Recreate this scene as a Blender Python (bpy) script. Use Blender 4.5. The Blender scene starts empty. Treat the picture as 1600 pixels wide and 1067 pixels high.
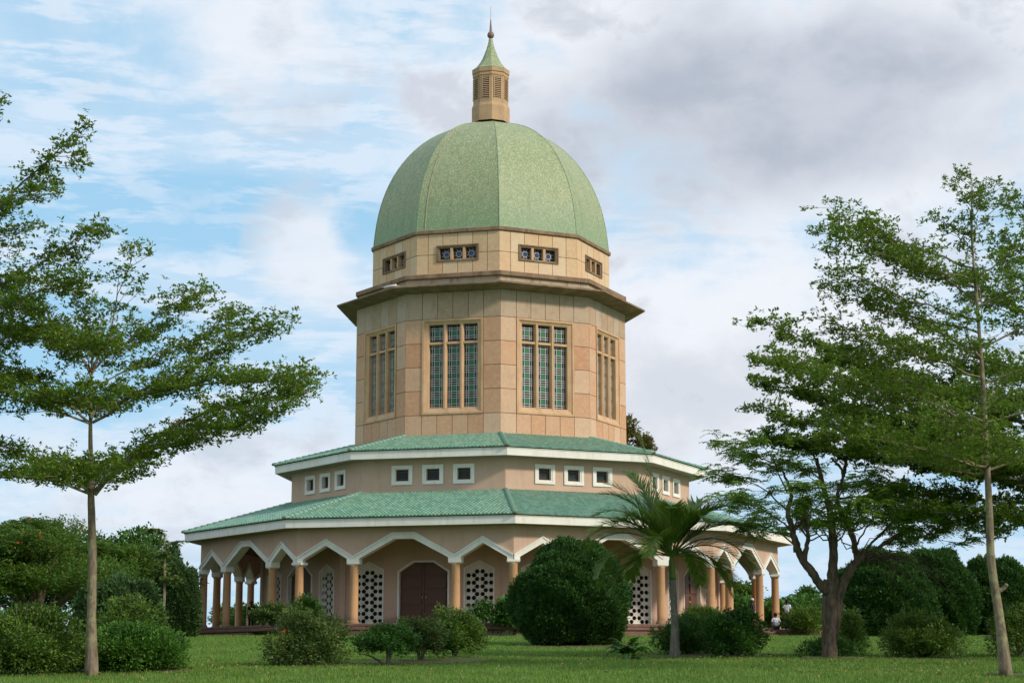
import bpy, bmesh, math, random
import numpy as np
from mathutils import Vector, Matrix
from mathutils.geometry import delaunay_2d_cdt
R = math.radians
S = bpy.context.scene
COL = S.collection
rng = np.random.default_rng(7)
random.seed(7)

# ------------------------------------------------------------------ camera
FPX = 2806.33; PITCH = R(10.2518); YAW = R(-0.7116)
cam = bpy.data.cameras.new('camera'); cam_o = bpy.data.objects.new('camera', cam); COL.objects.link(cam_o)
cam.sensor_width = 36; cam.lens = 36 * FPX / 1600; cam.clip_end = 6000; cam.clip_start = 0.5
cam_o.location = (0, 0, 0); cam_o.rotation_euler = (math.pi / 2 + PITCH, 0, YAW)
S.camera = cam_o

# ------------------------------------------------------------------ light, sky, exposure
SUN_A = R(58)      # bearing of the sun, right of the line back to the viewer
SUN_E = R(31)
sun = bpy.data.lights.new('sun', 'SUN'); sun_o = bpy.data.objects.new('sun', sun); COL.objects.link(sun_o)
sun.energy = 3.0; sun.angle = R(6); sun.color = (1.0, 0.93, 0.82)
sd = Vector((math.sin(SUN_A) * math.cos(SUN_E), -math.cos(SUN_A) * math.cos(SUN_E), math.sin(SUN_E)))
sun_o.rotation_euler = sd.to_track_quat('Z', 'Y').to_euler()
S.view_settings.view_transform = 'Standard'; S.view_settings.look = 'None'
S.view_settings.gamma = 1; S.view_settings.use_curve_mapping = False
S.view_settings.exposure = 0.06

world = bpy.data.worlds.new('World'); S.world = world; world.use_nodes = True

class NT:
    """small helper for node trees"""
    def __init__(s, tree): s.t = tree; s.n = tree.nodes; s.l = tree.links
    def node(s, typ, inputs=None, **kw):
        n = s.n.new(typ)
        for k, v in kw.items(): setattr(n, k, v)
        for k, v in (inputs or {}).items():
            if isinstance(v, bpy.types.NodeSocket): s.l.new(v, n.inputs[k])
            else: n.inputs[k].default_value = v
        return n
    def m(s, op, a, b=0.0, c=0.0):
        return s.node('ShaderNodeMath', {0: a, 1: b, 2: c}, operation=op).outputs[0]
    def vm(s, op, a, b=(0, 0, 0)):
        n = s.node('ShaderNodeVectorMath', {0: a, 1: b}, operation=op)
        return n.outputs[1] if op in ('DOT_PRODUCT', 'LENGTH', 'DISTANCE') else n.outputs[0]
    def mix(s, f, a, b, blend='MIX'):
        n = s.node('ShaderNodeMix', data_type='RGBA', blend_type=blend)
        for k, v in ((0, f), (6, a), (7, b)):
            if isinstance(v, bpy.types.NodeSocket): s.l.new(v, n.inputs[k])
            else: n.inputs[k].default_value = v if k == 0 or len(v) == 4 else (*v, 1)
        return n.outputs[2]
    def noise(s, vec, scale, detail=4, rough=0.55, dist=0.0):
        return s.node('ShaderNodeTexNoise', {'Vector': vec, 'Scale': scale, 'Detail': detail, 'Roughness': rough, 'Distortion': dist}).outputs[0]
    def ramp(s, v, a, b):
        n = s.node('ShaderNodeMapRange', {0: v, 1: a, 2: b, 3: 0.0, 4: 1.0}, interpolation_type='SMOOTHSTEP')
        return n.outputs[0]
    def scale(s, vec, xyz):
        return s.node('ShaderNodeMapping', {0: vec, 3: xyz}).outputs[0]

def build_world():
    w = NT(world.node_tree); w.n.clear()
    g = w.node('ShaderNodeTexCoord').outputs['Generated']
    sky = w.node('ShaderNodeTexSky', sky_type='NISHITA', sun_disc=False, sun_elevation=SUN_E,
                 sun_rotation=math.pi - SUN_A, air_density=1.0, dust_density=0.6, ozone_density=2.0)
    skyc = sky.outputs[0]
    # directions used as cloud bank centres: azimuth right of +Y, elevation
    def dirv(px, py):
        x = (px - 800) / FPX; z = (533.5 - py) / FPX
        v = Vector((x, math.cos(PITCH) - z * math.sin(PITCH), math.sin(PITCH) + z * math.cos(PITCH)))
        v.rotate(Matrix.Rotation(YAW, 3, 'Z')); return tuple(v.normalized())
    def bank(px, py, rx, ry, soft=1.0):
        c = dirv(px, py)
        d = w.vm('SUBTRACT', g, c)
        d = w.scale(d, (1 / rx, 1 / rx, 1 / ry))
        return w.m('SUBTRACT', 1.0, w.vm('LENGTH', d))
    px = 1 / FPX
    warp = w.node('ShaderNodeTexNoise', {'Vector': g, 'Scale': 9.0, 'Detail': 3.0}).outputs[1]
    gw = w.vm('ADD', g, w.vm('MULTIPLY', w.vm('SUBTRACT', warp, (.5, .5, .5)), (.05, .05, .03)))
    n_big = w.noise(w.scale(gw, (6, 6, 9)), 1.0, 7, 0.5)
    n_mid = w.noise(w.scale(gw, (15, 15, 22)), 1.0, 9, 0.58)
    # rippled high cloud: long thin bands, slightly tilted
    g2 = w.vm('ADD', g, w.vm('MULTIPLY', w.vm('SUBTRACT', warp, (.5, .5, .5)), (.02, .02, .012)))
    tilt = w.node('ShaderNodeMapping', {0: g2, 2: (0, R(5), 0), 3: (17, 17, 92)}).outputs[0]
    n_rip = w.noise(tilt, 1.0, 6, 0.62, 0.15)
    n_veil = w.noise(w.scale(gw, (5, 5, 16)), 1.0, 6, 0.5)
    # blue gaps, wispy cloud and thick banks
    gap = w.ramp(w.m('MAXIMUM', bank(330, 330, 620 * px, 90 * px), w.m('MULTIPLY', bank(20, 560, 420 * px, 150 * px), .9)), 0.0, 0.6)
    rip = w.m('MULTIPLY', w.ramp(n_rip, .43, .58), w.ramp(n_mid, .32, .52))
    cov = w.m('ADD', w.m('MULTIPLY', w.ramp(n_veil, .30, .68), .45), w.m('MULTIPLY', rip, .62))
    cov = w.m('SUBTRACT', w.m('ADD', cov, .16), w.m('MULTIPLY', gap, .52))
    wisp = w.node('ShaderNodeClamp', {0: cov, 1: 0.0, 2: 0.94}).outputs[0]
    b1 = bank(1230, 130, 700 * px, 330 * px)          # big grey bank upper right
    b2 = bank(1150, 560, 420 * px, 260 * px)          # heaped cloud behind the dome
    b3 = bank(380, 40, 300 * px, 190 * px)            # soft white cloud upper left
    b4 = bank(490, 400, 120 * px, 110 * px)           # small heap left of the dome
    b5 = bank(330, 760, 520 * px, 120 * px)           # low cloud over the trees
    def edge(b, k=1.5, lo=-.02, hi=.5): return w.ramp(w.m('ADD', b, w.m('MULTIPLY', w.m('SUBTRACT', n_mid, .5), k)), lo, hi)
    thick = w.m('MAXIMUM', edge(w.m('MAXIMUM', b1, b2), 1.7), w.m('MAXIMUM', w.m('MULTIPLY', edge(b3, 1.8, 0, .8), .85), w.m('MAXIMUM', w.m('MULTIPLY', edge(b4, 2.2, .05, .6), .8), w.m('MULTIPLY', edge(b5, 2.4, 0, .8), .8))))
    # the rest of the sky, all the way round, carries the same broken cloud
    else_ = w.ramp(n_big, 0.50, 0.66)
    away = w.ramp(w.vm('DISTANCE', g, dirv(800, 533)), 0.30, 0.5)
    thick = w.m('MAXIMUM', thick, w.m('MULTIPLY', else_, away))
    # cloud colour: pale, with blue-grey bodies
    grey1 = w.ramp(w.m('ADD', bank(1180, 170, 620 * px, 230 * px), w.m('MULTIPLY', w.m('SUBTRACT', n_big, .5), 1.8)), 0.0, 0.75)
    gl = w.ramp(w.m('ADD', bank(1100, 610, 330 * px, 190 * px), w.m('MULTIPLY', w.m('SUBTRACT', n_mid, .5), 2.2)), 0.1, 0.95)
    g5 = w.m('MULTIPLY', w.ramp(n_mid, 0.48, 0.66), .55)
    grey1 = w.m('MULTIPLY', grey1, w.m('ADD', .68, w.m('MULTIPLY', w.ramp(n_mid, .34, .64), .32)))
    gre = w.m('MAXIMUM', grey1, w.m('MAXIMUM', w.m('MULTIPLY', gl, .45), g5))
    white = (0.84, 0.87, 0.93); grey = (0.45, 0.50, 0.59)
    k = 10.0
    cc = w.mix(gre, tuple(c * k for c in white), tuple(c * k for c in grey))
    blue = w.mix(0.8, skyc, (3.9, 6.9, 9.4))
    wispc = tuple(c * k for c in (0.68, 0.80, 0.93))
    c = w.mix(wisp, blue, wispc)
    c = w.mix(thick, c, cc)
    bg = w.node('ShaderNodeBackground', {'Color': c, 'Strength': 0.1})
    o = w.node('ShaderNodeOutputWorld', {'Surface': bg.outputs[0]})
build_world()

# ------------------------------------------------------------------ helpers
def W(px, py, d):
    """world point at distance d (world y) seen in that direction; used to work out where things stand"""
    x = (px - 800) / FPX; z = (533.5 - py) / FPX
    y1 = math.cos(PITCH) - z * math.sin(PITCH); z1 = math.sin(PITCH) + z * math.cos(PITCH)
    X = x * math.cos(YAW) - y1 * math.sin(YAW); Y = x * math.sin(YAW) + y1 * math.cos(YAW)
    return np.array((X / Y * d, d, z1 / Y * d))
GP = [(-40, -2.4), (0, -1.6), (91, 1.50), (106, 1.76), (135, 1.9), (200, 0.5), (400, -14), (3000, -60)]
def G(x, y):
    z = float(np.interp(y, [p[0] for p in GP], [p[1] for p in GP]))
    k = max(0.0, 1 - abs(y - 110) / 60) if y < 90 else 1
    return z + (0.05 * math.sin(x * .21 + 1) * math.sin(y * .17) + .03 * math.sin(x * .6 + y * .4)) * (1 if y < 86 else 0)

def tag(o, label=None, cat=None, group=None, kind=None):
    if label: o['label'] = label
    if cat: o['category'] = cat
    if group: o['group'] = group
    if kind: o['kind'] = kind
    return o
def link(name, me, mat=None, parent=None, loc=None, rz=None):
    o = bpy.data.objects.new(name, me); COL.objects.link(o)
    if mat is not None and me is not None and len(me.materials) == 0:
        for m in (mat if isinstance(mat, (list, tuple)) else [mat]): me.materials.append(m)
    if parent: o.parent = parent
    if loc is not None: o.location = loc
    if rz is not None: o.rotation_euler = (0, 0, rz)
    return o
def empty(name, loc=(0, 0, 0), parent=None, rz=0):
    return link(name, None, None, parent, loc, rz)
def smooth(me):
    me.polygons.foreach_set('use_smooth', [True] * len(me.polygons)); return me

class MB:
    def __init__(s): s.v = []; s.f = []; s.mi = []
    def add(s, v, f, mi=0):
        n = len(s.v); s.v += [tuple(p) for p in v]; s.f += [tuple(i + n for i in q) for q in f]; s.mi += [mi] * len(f); return s
    def box(s, x0, x1, y0, y1, z0, z1, mi=0):
        v = [(x, y, z) for z in (z0, z1) for y in (y0, y1) for x in (x0, x1)]
        return s.add(v, [(0, 2, 3, 1), (4, 5, 7, 6), (0, 1, 5, 4), (1, 3, 7, 5), (3, 2, 6, 7), (2, 0, 4, 6)], mi)
    def tube(s, pts, rad, n=8, cap=True, mi=0, jit=0.0):
        pts = [Vector(p) for p in pts]; L = len(pts)
        if not isinstance(rad, (list, tuple, np.ndarray)): rad = [rad] * L
        v = []; f = []; prev = None
        for i, p in enumerate(pts):
            t = (pts[min(i + 1, L - 1)] - pts[max(i - 1, 0)]).normalized()
            a = prev if prev is not None else (Vector((1, 0, 0)) if abs(t.x) < .8 else Vector((0, 1, 0)))
            u = (a - t * a.dot(t)).normalized(); w = t.cross(u); prev = u
            for k in range(n):
                an = 2 * math.pi * k / n
                r = rad[i] * (1 + (random.uniform(-jit, jit) if jit else 0))
                v.append(p + (u * math.cos(an) + w * math.sin(an)) * r)
        for i in range(L - 1):
            for k in range(n):
                f.append((i * n + k, i * n + (k + 1) % n, (i + 1) * n + (k + 1) % n, (i + 1) * n + k))
        if cap: f.append(tuple(range(n))[::-1]); f.append(tuple((L - 1) * n + k for k in range(n)))
        return s.add(v, f, mi)
    def lathe(s, prof, n=24, c=(0, 0), mi=0, a0=0.0):
        v = []; f = []
        for r, z in prof:
            for k in range(n):
                a = a0 + 2 * math.pi * k / n
                v.append((c[0] + r * math.sin(a), c[1] - r * math.cos(a), z))
        for i in range(len(prof) - 1):
            for k in range(n):
                f.append((i * n + k, i * n + (k + 1) % n, (i + 1) * n + (k + 1) % n, (i + 1) * n + k))
        return s.add(v, f, mi)
    def mesh(s, name, sm=False):
        me = bpy.data.meshes.new(name); me.from_pydata(s.v, [], s.f)
        if any(s.mi): me.polygons.foreach_set('material_index', s.mi)
        if sm: smooth(me)
        me.update(); return me
    def build(s, name, mat, parent=None, sm=False, loc=None, rz=None):
        return link(name, s.mesh(name, sm), mat, parent, loc, rz)

# ------------------------------------------------------------------ materials
def mat_new(name):
    m = bpy.data.materials.new(name); m.use_nodes = True
    t = NT(m.node_tree); t.n.clear(); return m, t
def finish(t, shader):
    t.node('ShaderNodeOutputMaterial', {'Surface': shader})
def bsdf(t, col, rough=0.8, normal=None, spec=0.3, metal=0.0, coat=0.0):
    d = {'Base Color': col, 'Roughness': rough, 'Specular IOR Level': spec, 'Metallic': metal, 'Coat Weight': coat}
    n = t.node('ShaderNodeBsdfPrincipled')
    for k, v in d.items():
        if isinstance(v, bpy.types.NodeSocket): t.l.new(v, n.inputs[k])
        else: n.inputs[k].default_value = (*v, 1) if k == 'Base Color' and len(v) == 3 else v
    if normal is not None: t.l.new(normal, n.inputs['Normal'])
    return n.outputs[0]
def coord(t): return t.node('ShaderNodeTexCoord').outputs['Object']
def bump(t, h, strength=.3, dist=.02):
    return t.node('ShaderNodeBump', {'Height': h, 'Strength': strength, 'Distance': dist}).outputs[0]

def mat_stone(name, a, b, c, stain=(.22, .15, .09), amt=.5):
    """cladding stone: each slab its own tone, rust coloured soaking and fine grain"""
    m, t = mat_new(name); o = coord(t)
    rnd = t.node('ShaderNodeObjectInfo').outputs['Random']
    r2 = t.m('FRACT', t.m('MULTIPLY', rnd, 17.31))
    col = t.mix(rnd, a, b); col = t.mix(t.m('MULTIPLY', t.ramp(r2, .35, 1.0), .9), col, c)
    n1 = t.noise(o, 1.3, 5, .6); n2 = t.noise(t.scale(o, (5, 5, .8)), 1.0, 4, .6)
    col = t.mix(t.m('MULTIPLY', t.ramp(n1, .45, .75), .35 * amt * 2), col, tuple(x * .78 for x in b))
    col = t.mix(t.m('MULTIPLY', t.ramp(n2, .56, .78), amt), col, stain)
    n4 = t.noise(o, 5.5, 6, .65); col = t.mix(t.m('MULTIPLY', t.ramp(n4, .42, .7), .35), col, tuple(x * 1.18 for x in c))
    n3 = t.noise(o, 26, 3, .6)
    col = t.mix(t.m('MULTIPLY', n3, .22), col, tuple(x * .6 for x in a))
    finish(t, bsdf(t, col, .78, bump(t, n3, .25, .01))); return m
def mat_plain(name, a, b, scale=2.0, rough=.85, grain=30, gb=.2, streak=0.0, streakc=(.12, .09, .06), spec=.25, splash=0.0):
    m, t = mat_new(name); o = coord(t)
    n1 = t.noise(o, scale, 5, .6)
    col = t.mix(t.ramp(n1, .35, .7), a, b)
    if streak:
        n2 = t.noise(t.scale(o, (4.5, 4.5, .5)), 1.0, 4, .6)
        col = t.mix(t.m('MULTIPLY', t.ramp(n2, .5, .74), streak), col, streakc)
    if splash:
        zz = t.node('ShaderNodeSeparateXYZ', {0: o}).outputs[2]
        sp = t.ramp(t.m('ADD', zz, t.m('MULTIPLY', t.noise(o, 2.2, 5, .7), -.9)), 2.35, 1.85)
        col = t.mix(t.m('MULTIPLY', sp, splash), col, (.22, .13, .08))
    g = t.noise(o, grain, 3, .6)
    finish(t, bsdf(t, col, rough, bump(t, g, gb, .01), spec)); return m
def mat_leaf(name, a, b, c=None, trans=.3, rough=.55, cfrac=.12, spec=.22, patch=1.2):
    m, t = mat_new(name)
    r = t.node('ShaderNodeNewGeometry').outputs['Random Per Island']
    o = coord(t); n = t.noise(o, patch, 3, .6)
    f = t.m('ADD', t.m('MULTIPLY', r, .6), t.m('MULTIPLY', t.m('SUBTRACT', t.ramp(n, .3, .7), .3), .55))
    col = t.mix(t.node('ShaderNodeClamp', {0: f}).outputs[0], a, b)
    if c is not None:
        col = t.mix(t.ramp(t.m('FRACT', t.m('MULTIPLY', r, 7.7)), 1 - cfrac - .02, 1 - cfrac), col, c)
    p = bsdf(t, col, rough, None, spec)
    tr = t.node('ShaderNodeBsdfTranslucent', {'Color': t.mix(.5, col, (.16, .26, .02), 'MIX')}).outputs[0]
    finish(t, t.node('ShaderNodeMixShader', {0: trans, 1: p, 2: tr}).outputs[0]); return m
def mat_bark(name, a, b, lichen=None):
    m, t = mat_new(name); o = coord(t)
    n = t.noise(t.scale(o, (7, 7, 1.6)), 1.5, 6, .65)
    col = t.mix(t.ramp(n, .35, .65), a, b)
    if lichen is not None:
        n2 = t.noise(o, 2.6, 6, .65)
        col = t.mix(t.ramp(n2, .48, .62), col, lichen)
    finish(t, bsdf(t, col, .95, bump(t, n, .7, .04), .15)); return m
def mat_tile():
    m, t = mat_new('glazed_green_tile')
    r = t.node('ShaderNodeNewGeometry').outputs['Random Per Island']; o = coord(t)
    col = t.mix(r, (.115, .25, .175), (.225, .37, .265))
    n = t.noise(o, 1.1, 5, .65)
    col = t.mix(t.m('MULTIPLY', t.ramp(n, .5, .75), .5), col, (.22, .30, .17))
    n2 = t.noise(t.scale(o, (3, 3, 3)), 2.0, 5, .7)
    col = t.mix(t.m('MULTIPLY', t.ramp(n2, .6, .78), .6), col, (.22, .16, .09))
    finish(t, bsdf(t, col, .38, None, .5)); return m
def mat_mosaic():
    m, t = mat_new('green_mosaic'); o = coord(t)
    v = t.node('ShaderNodeTexVoronoi', {'Vector': o, 'Scale': 19.0})
    c = t.node('ShaderNodeSeparateColor', {0: v.outputs['Color']})
    col = t.mix(c.outputs[0], (.225, .265, .12), (.335, .35, .17))
    col = t.mix(t.ramp(c.outputs[1], .72, .78), col, (.46, .43, .27))
    col = t.mix(t.ramp(c.outputs[2], .80, .84), col, (.17, .27, .15))
    n = t.noise(o, .35, 5, .6)
    col = t.mix(t.m('MULTIPLY', t.ramp(n, .45, .7), .3), col, (.26, .31, .16))
    # greener low down, where the tesserae were laid in a darker mix
    z = t.node('ShaderNodeSeparateXYZ', {0: o}).outputs[2]
    lo = t.ramp(t.m('ADD', z, t.m('MULTIPLY', n, 2.0)), 29.3, 25.6)
    col = t.mix(t.m('MULTIPLY', lo, .55), col, (.17, .30, .16))
    sx = t.noise(t.scale(o, (2.2, 2.2, .16)), 1.0, 5, .6)
    col = t.mix(t.m('MULTIPLY', t.ramp(sx, .5, .72), .35), col, (.14, .17, .10))
    finish(t, bsdf(t, col, .55, bump(t, v.outputs['Distance'], .25, .02), .35)); return m
def mat_glass(name, col, rough=.12, spec=.5):
    m, t = mat_new(name); o = coord(t)
    n = t.noise(o, 3.0, 2, .5)
    c = t.mix(n, tuple(x * .6 for x in col), tuple(x * 1.3 for x in col))
    finish(t, bsdf(t, c, rough, bump(t, n, .1, .02), spec)); return m
def mat_wood(name, a, b):
    m, t = mat_new(name); o = coord(t)
    n = t.noise(t.scale(o, (9, 9, 1)), 2.0, 5, .6)
    finish(t, bsdf(t, t.mix(n, a, b), .5, bump(t, n, .2, .01), .35)); return m
def mat_lawn():
    m, t = mat_new('lawn_turf'); o = t.node('ShaderNodeNewGeometry').outputs['Position']
    n1 = t.noise(o, .35, 6, .6); n2 = t.noise(t.scale(o, (2.5, 1.0, 1)), 3.0, 6, .7)
    col = t.mix(t.ramp(n2, .3, .7), (.066, .135, .022), (.118, .21, .035))
    col = t.mix(t.m('MULTIPLY', t.ramp(n1, .5, .72), .55), col, (.085, .17, .035))
    n3 = t.noise(o, .9, 4, .6)
    col = t.mix(t.m('MULTIPLY', t.ramp(n3, .58, .75), .55), col, (.15, .14, .05))
    n5 = t.noise(o, .12, 4, .6); col = t.mix(t.m('MULTIPLY', t.ramp(n5, .45, .62), .35), col, (.05, .115, .02))
    finish(t, bsdf(t, col, .95, bump(t, n2, .8, .08), .1)); return m
M = dict(
    drum=mat_stone('sandstone', (.61, .345, .195), (.53, .255, .13), (.64, .43, .285), (.33, .20, .11), .35),
    grey_stone=mat_stone('weathered_shaded_sandstone', (.50, .34, .22), (.43, .285, .175), (.51, .385, .28), (.22, .15, .10), .75),  # greyer top course: weathering, with some of the cornice shade in its colour
    band=mat_stone('pale_sandstone', (.68, .465, .27), (.60, .37, .19), (.68, .51, .33), (.34, .22, .12), .4),
    trimstone=mat_plain('window_stone', (.60, .38, .215), (.53, .31, .165), 1.5, streak=.35, streakc=(.33, .19, .1)),
    joint=mat_plain('stone_joint', (.20, .13, .08), (.26, .17, .10), 3),
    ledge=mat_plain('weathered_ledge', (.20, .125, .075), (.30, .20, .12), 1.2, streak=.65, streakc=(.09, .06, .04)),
    strip=mat_plain('stained_strip', (.46, .36, .24), (.38, .29, .19), 1.0, streak=.85, streakc=(.15, .115, .08)),
    lantern=mat_plain('lantern_stone', (.50, .32, .18), (.42, .26, .15), 1.5, streak=.3, streakc=(.25, .17, .10)),
    mosaic=mat_mosaic(), tile=mat_tile(),
    ridge=mat_plain('ridge_tile_clay', (.13, .31, .23), (.26, .30, .20), 3.0, rough=.5, spec=.4),
    plaster=mat_plain('pink_plaster', (.58, .385, .275), (.53, .345, .24), .6, streak=.3, streakc=(.36, .25, .18), splash=.7),
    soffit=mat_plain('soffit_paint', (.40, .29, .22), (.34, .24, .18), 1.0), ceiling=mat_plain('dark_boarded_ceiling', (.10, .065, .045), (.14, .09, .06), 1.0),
    white=mat_plain('cream_paint', (.80, .75, .66), (.72, .66, .56), .9, streak=.3, streakc=(.46, .41, .33)),
    column=mat_plain('terracotta_column', (.56, .31, .15), (.48, .26, .125), .8, gb=.15, streak=.35, streakc=(.35, .19, .1), splash=.7),
    litter=mat_leaf('fallen_leaf', (.20, .12, .04), (.34, .25, .08), (.12, .06, .03), .1, .7),
    floor=mat_plain('red_floor', (.30, .17, .11), (.24, .14, .095), .8),
    cap=mat_plain('plinth_cap', (.16, .085, .06), (.21, .12, .085), 1.5, streak=.3),
    rubble=mat_plain('rubble_stone', (.26, .19, .125), (.38, .28, .19), 1.7),
    rubblej=mat_plain('rubble_joint', (.08, .06, .045), (.12, .09, .06), 3),
    glass=mat_glass('dark_window_glass', (.014, .030, .028), .35, .25),
    green_glass=mat_glass('green_window_glass', (.035, .16, .07), .35, .25),
    blue_glass=mat_glass('blue_window_glass', (.02, .035, .12), .2),
    came=mat_plain('came', (.52, .50, .46), (.42, .41, .38), 5, rough=.6),
    door=mat_wood('door_wood', (.085, .034, .017), (.13, .056, .028)),
    brass=mat_plain('brass', (.5, .35, .1), (.6, .42, .15), 5, rough=.35),
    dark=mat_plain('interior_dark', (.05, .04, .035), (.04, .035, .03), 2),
    concrete=mat_plain('screen_concrete', (.72, .66, .55), (.62, .56, .46), 2.0),
    bark_pale=mat_bark('pale_bark', (.13, .095, .06), (.25, .19, .13), (.27, .245, .13)),
    bark_dark=mat_bark('dark_bark', (.075, .052, .036), (.17, .122, .084)),
    bark_grey=mat_bark('grey_bark', (.12, .10, .08), (.22, .19, .15)),
    lawn=mat_lawn(),
    blade=mat_leaf('grass_blade', (0.090, 0.171, 0.026), (0.191, 0.303, 0.051), (.33, .33, .13), .25, .6, .05, .2, .4),
    terminalia=mat_leaf('glossy_leaf', (0.069, 0.126, 0.014), (0.195, 0.270, 0.034), None, .42, .55, spec=.22),
    terminalia2=mat_leaf('bright_leaf', (0.074, 0.142, 0.014), (0.217, 0.301, 0.038), None, .42, .55, spec=.22),
    feather=mat_leaf('feathery_leaf', (0.158, 0.275, 0.037), (0.341, 0.488, 0.088), None, .45, .6),
    conifer=mat_leaf('conifer_leaf', (0.021, 0.062, 0.013), (0.060, 0.147, 0.025), None, .12, .6, spec=.2, patch=2.2),
    conifer2=mat_leaf('dull_conifer_leaf', (0.035, 0.075, 0.023), (0.085, 0.150, 0.044), None, .12, .6, spec=.2, patch=1.6),
    flame=mat_leaf('flame_tree_leaf', (0.041, 0.109, 0.014), (0.127, 0.201, 0.028), (.20, .15, .03), .3, .5, .04),
    shrub=mat_leaf('shrub_leaf', (0.063, 0.126, 0.019), (0.170, 0.270, 0.041), (.15, .12, .04), .25, .5, .06),
    shrub_lush=mat_leaf('lush_shrub_leaf', (0.043, 0.121, 0.016), (0.115, 0.253, 0.034), None, .25, .45),
    shrub_dull=mat_leaf('dull_shrub_leaf', (.058, .105, .022), (.15, .215, .05), (.12, .075, .035), .2, .55, .10),
    shrub_dark=mat_leaf('dark_shrub_leaf', (0.031, 0.095, 0.016), (0.092, 0.209, 0.032), None, .2, .5),
    palm=mat_leaf('palm_leaflet', (0.092, 0.175, 0.022), (0.249, 0.350, 0.056), (.30, .27, .09), .35, .5, .14, .3),
    olive=mat_leaf('olive_brown_leaf', (.12, .11, .035), (.26, .18, .06), None, .2, .6),
    orange=mat_leaf('orange_petal', (.40, .08, .02), (.55, .13, .04), None, .3, .6),
    white_petal=mat_leaf('white_petal', (.6, .6, .55), (.75, .75, .7), None, .3, .6),
    yellow=mat_leaf('yellow_leaf', (.35, .28, .05), (.45, .36, .08), None, .3, .6),
    soil=mat_plain('bare_soil', (.13, .085, .045), (.10, .105, .04), 2.5, grain=12, gb=.8),
    skin=mat_plain('dark_skin', (.085, .045, .028), (.10, .055, .035), 4, rough=.55),
    hair=mat_plain('black_hair', (.012, .010, .009), (.02, .016, .014), 8),
    shirt=mat_plain('white_cloth', (.72, .74, .80), (.62, .64, .70), 6, rough=.9),
    navy=mat_plain('navy_cloth', (.015, .015, .03), (.025, .025, .045), 6, rough=.9),
    beige=mat_plain('beige_cloth', (.40, .32, .25), (.45, .38, .30), 6, rough=.9),
    metal=mat_plain('grey_metal', (.35, .33, .31), (.42, .4, .38), 6, rough=.4),
    copper=mat_plain('copper', (.20, .12, .09), (.27, .17, .13), 6, rough=.5),
)

# ------------------------------------------------------------------ ground
def build_ground():
    xs = np.concatenate([[-2500, -600, -200, -90], np.linspace(-60, 60, 81), [90, 200, 600, 2500]])
    ys = np.concatenate([[-400, -40, -10], np.linspace(0, 135, 91), [160, 200, 300, 400, 800, 3000]])
    v = [(x, y, G(x, y) if abs(x) < 80 else G(0, y)) for y in ys for x in xs]; n = len(xs)
    f = [(j * n + i, j * n + i + 1, (j + 1) * n + i + 1, (j + 1) * n + i) for j in range(len(ys) - 1) for i in range(n - 1)]
    mb = MB().add(v, f); o = mb.build('lawn', M['lawn'], sm=True); tag(o, kind='structure')
    # blades of grass
    N = 420000
    d = 34 * (96 / 34) ** rng.random(N) ** .85
    x = (rng.random(N) - .5) * d * .64 + d * .0
    ox, oy = x, d
    z = np.array([G(a, b) for a, b in zip(ox, oy)])
    patch = (np.sin(ox * 1.7 + np.sin(oy * .9) * 2) * np.sin(oy * .8 + np.sin(ox * .6)) + 1) / 2
    h = (.035 + .06 * rng.random(N) ** 2) * (.7 + .6 * patch) + (rng.random(N) < .015) * .07
    wdt = .006 + .00012 * d
    a = rng.random(N) * 2 * np.pi; la = rng.random(N) * 2 * np.pi; ln = rng.random(N) * .6 * h
    V = np.empty((N, 3, 3))
    V[:, 0] = np.stack([ox - np.cos(a) * wdt, oy - np.sin(a) * wdt, z - .01], 1)
    V[:, 1] = np.stack([ox + np.cos(a) * wdt, oy + np.sin(a) * wdt, z - .01], 1)
    V[:, 2] = np.stack([ox + np.cos(la) * ln, oy + np.sin(la) * ln, z + h], 1)
    me = raw_mesh('grass', V.reshape(-1, 3), 3)
    tag(link('grass', me, M['blade']), 'short mown green lawn grass in front of the domed temple', 'grass', kind='stuff')
def raw_mesh(name, verts, per):
    n = len(verts); k = n // per
    me = bpy.data.meshes.new(name); me.vertices.add(n); me.vertices.foreach_set('co', np.ascontiguousarray(verts, dtype=np.float32).ravel())
    me.loops.add(n); me.loops.foreach_set('vertex_index', np.arange(n, dtype=np.int32))
    me.polygons.add(k); me.polygons.foreach_set('loop_start', np.arange(0, n, per, dtype=np.int32))
    me.polygons.foreach_set('loop_total', np.full(k, per, dtype=np.int32))
    me.update(calc_edges=True); return me
build_ground()
def soil(px0, px1, d, wd, seed):
    r_ = random.Random(seed); x0 = W(px0, 1030, d)[0]; x1 = W(px1, 1030, d)[0]; n = 28; top = []; bot = []
    for i in range(n + 1):
        x = x0 + (x1 - x0) * i / n; e = math.sin(math.pi * i / n) ** .5
        top.append((x, d + wd * e * r_.uniform(.7, 1.2))); bot.append((x, d - wd * e * r_.uniform(.7, 1.2)))
    v = [(x, y, G(x, y) + .012 + .05 * (k == 1)) for row, k in ((bot, 0), ([((a[0]), (a[1] + b_[1]) / 2) for a, b_ in zip(bot, top)], 1), (top, 2)) for x, y in row]
    f = [(r * (n + 1) + i, r * (n + 1) + i + 1, (r + 1) * (n + 1) + i + 1, (r + 1) * (n + 1) + i) for r in range(2) for i in range(n)]
    tag(MB().add(v, f).build('soil_patch', M['soil'], sm=True), kind='structure')
soil(545, 770, 50.0, 1.7, 1); soil(425, 545, 47.2, 1.1, 2); soil(120, 300, 44.6, 1.2, 3); soil(1000, 1205, 55.5, 1.6, 4); soil(1250, 1350, 53.2, 1.0, 5); soil(1380, 1500, 55, 1.3, 6); soil(1540, 1600, 42, .5, 7); soil(800, 990, 71.5, 2.6, 8)

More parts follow.
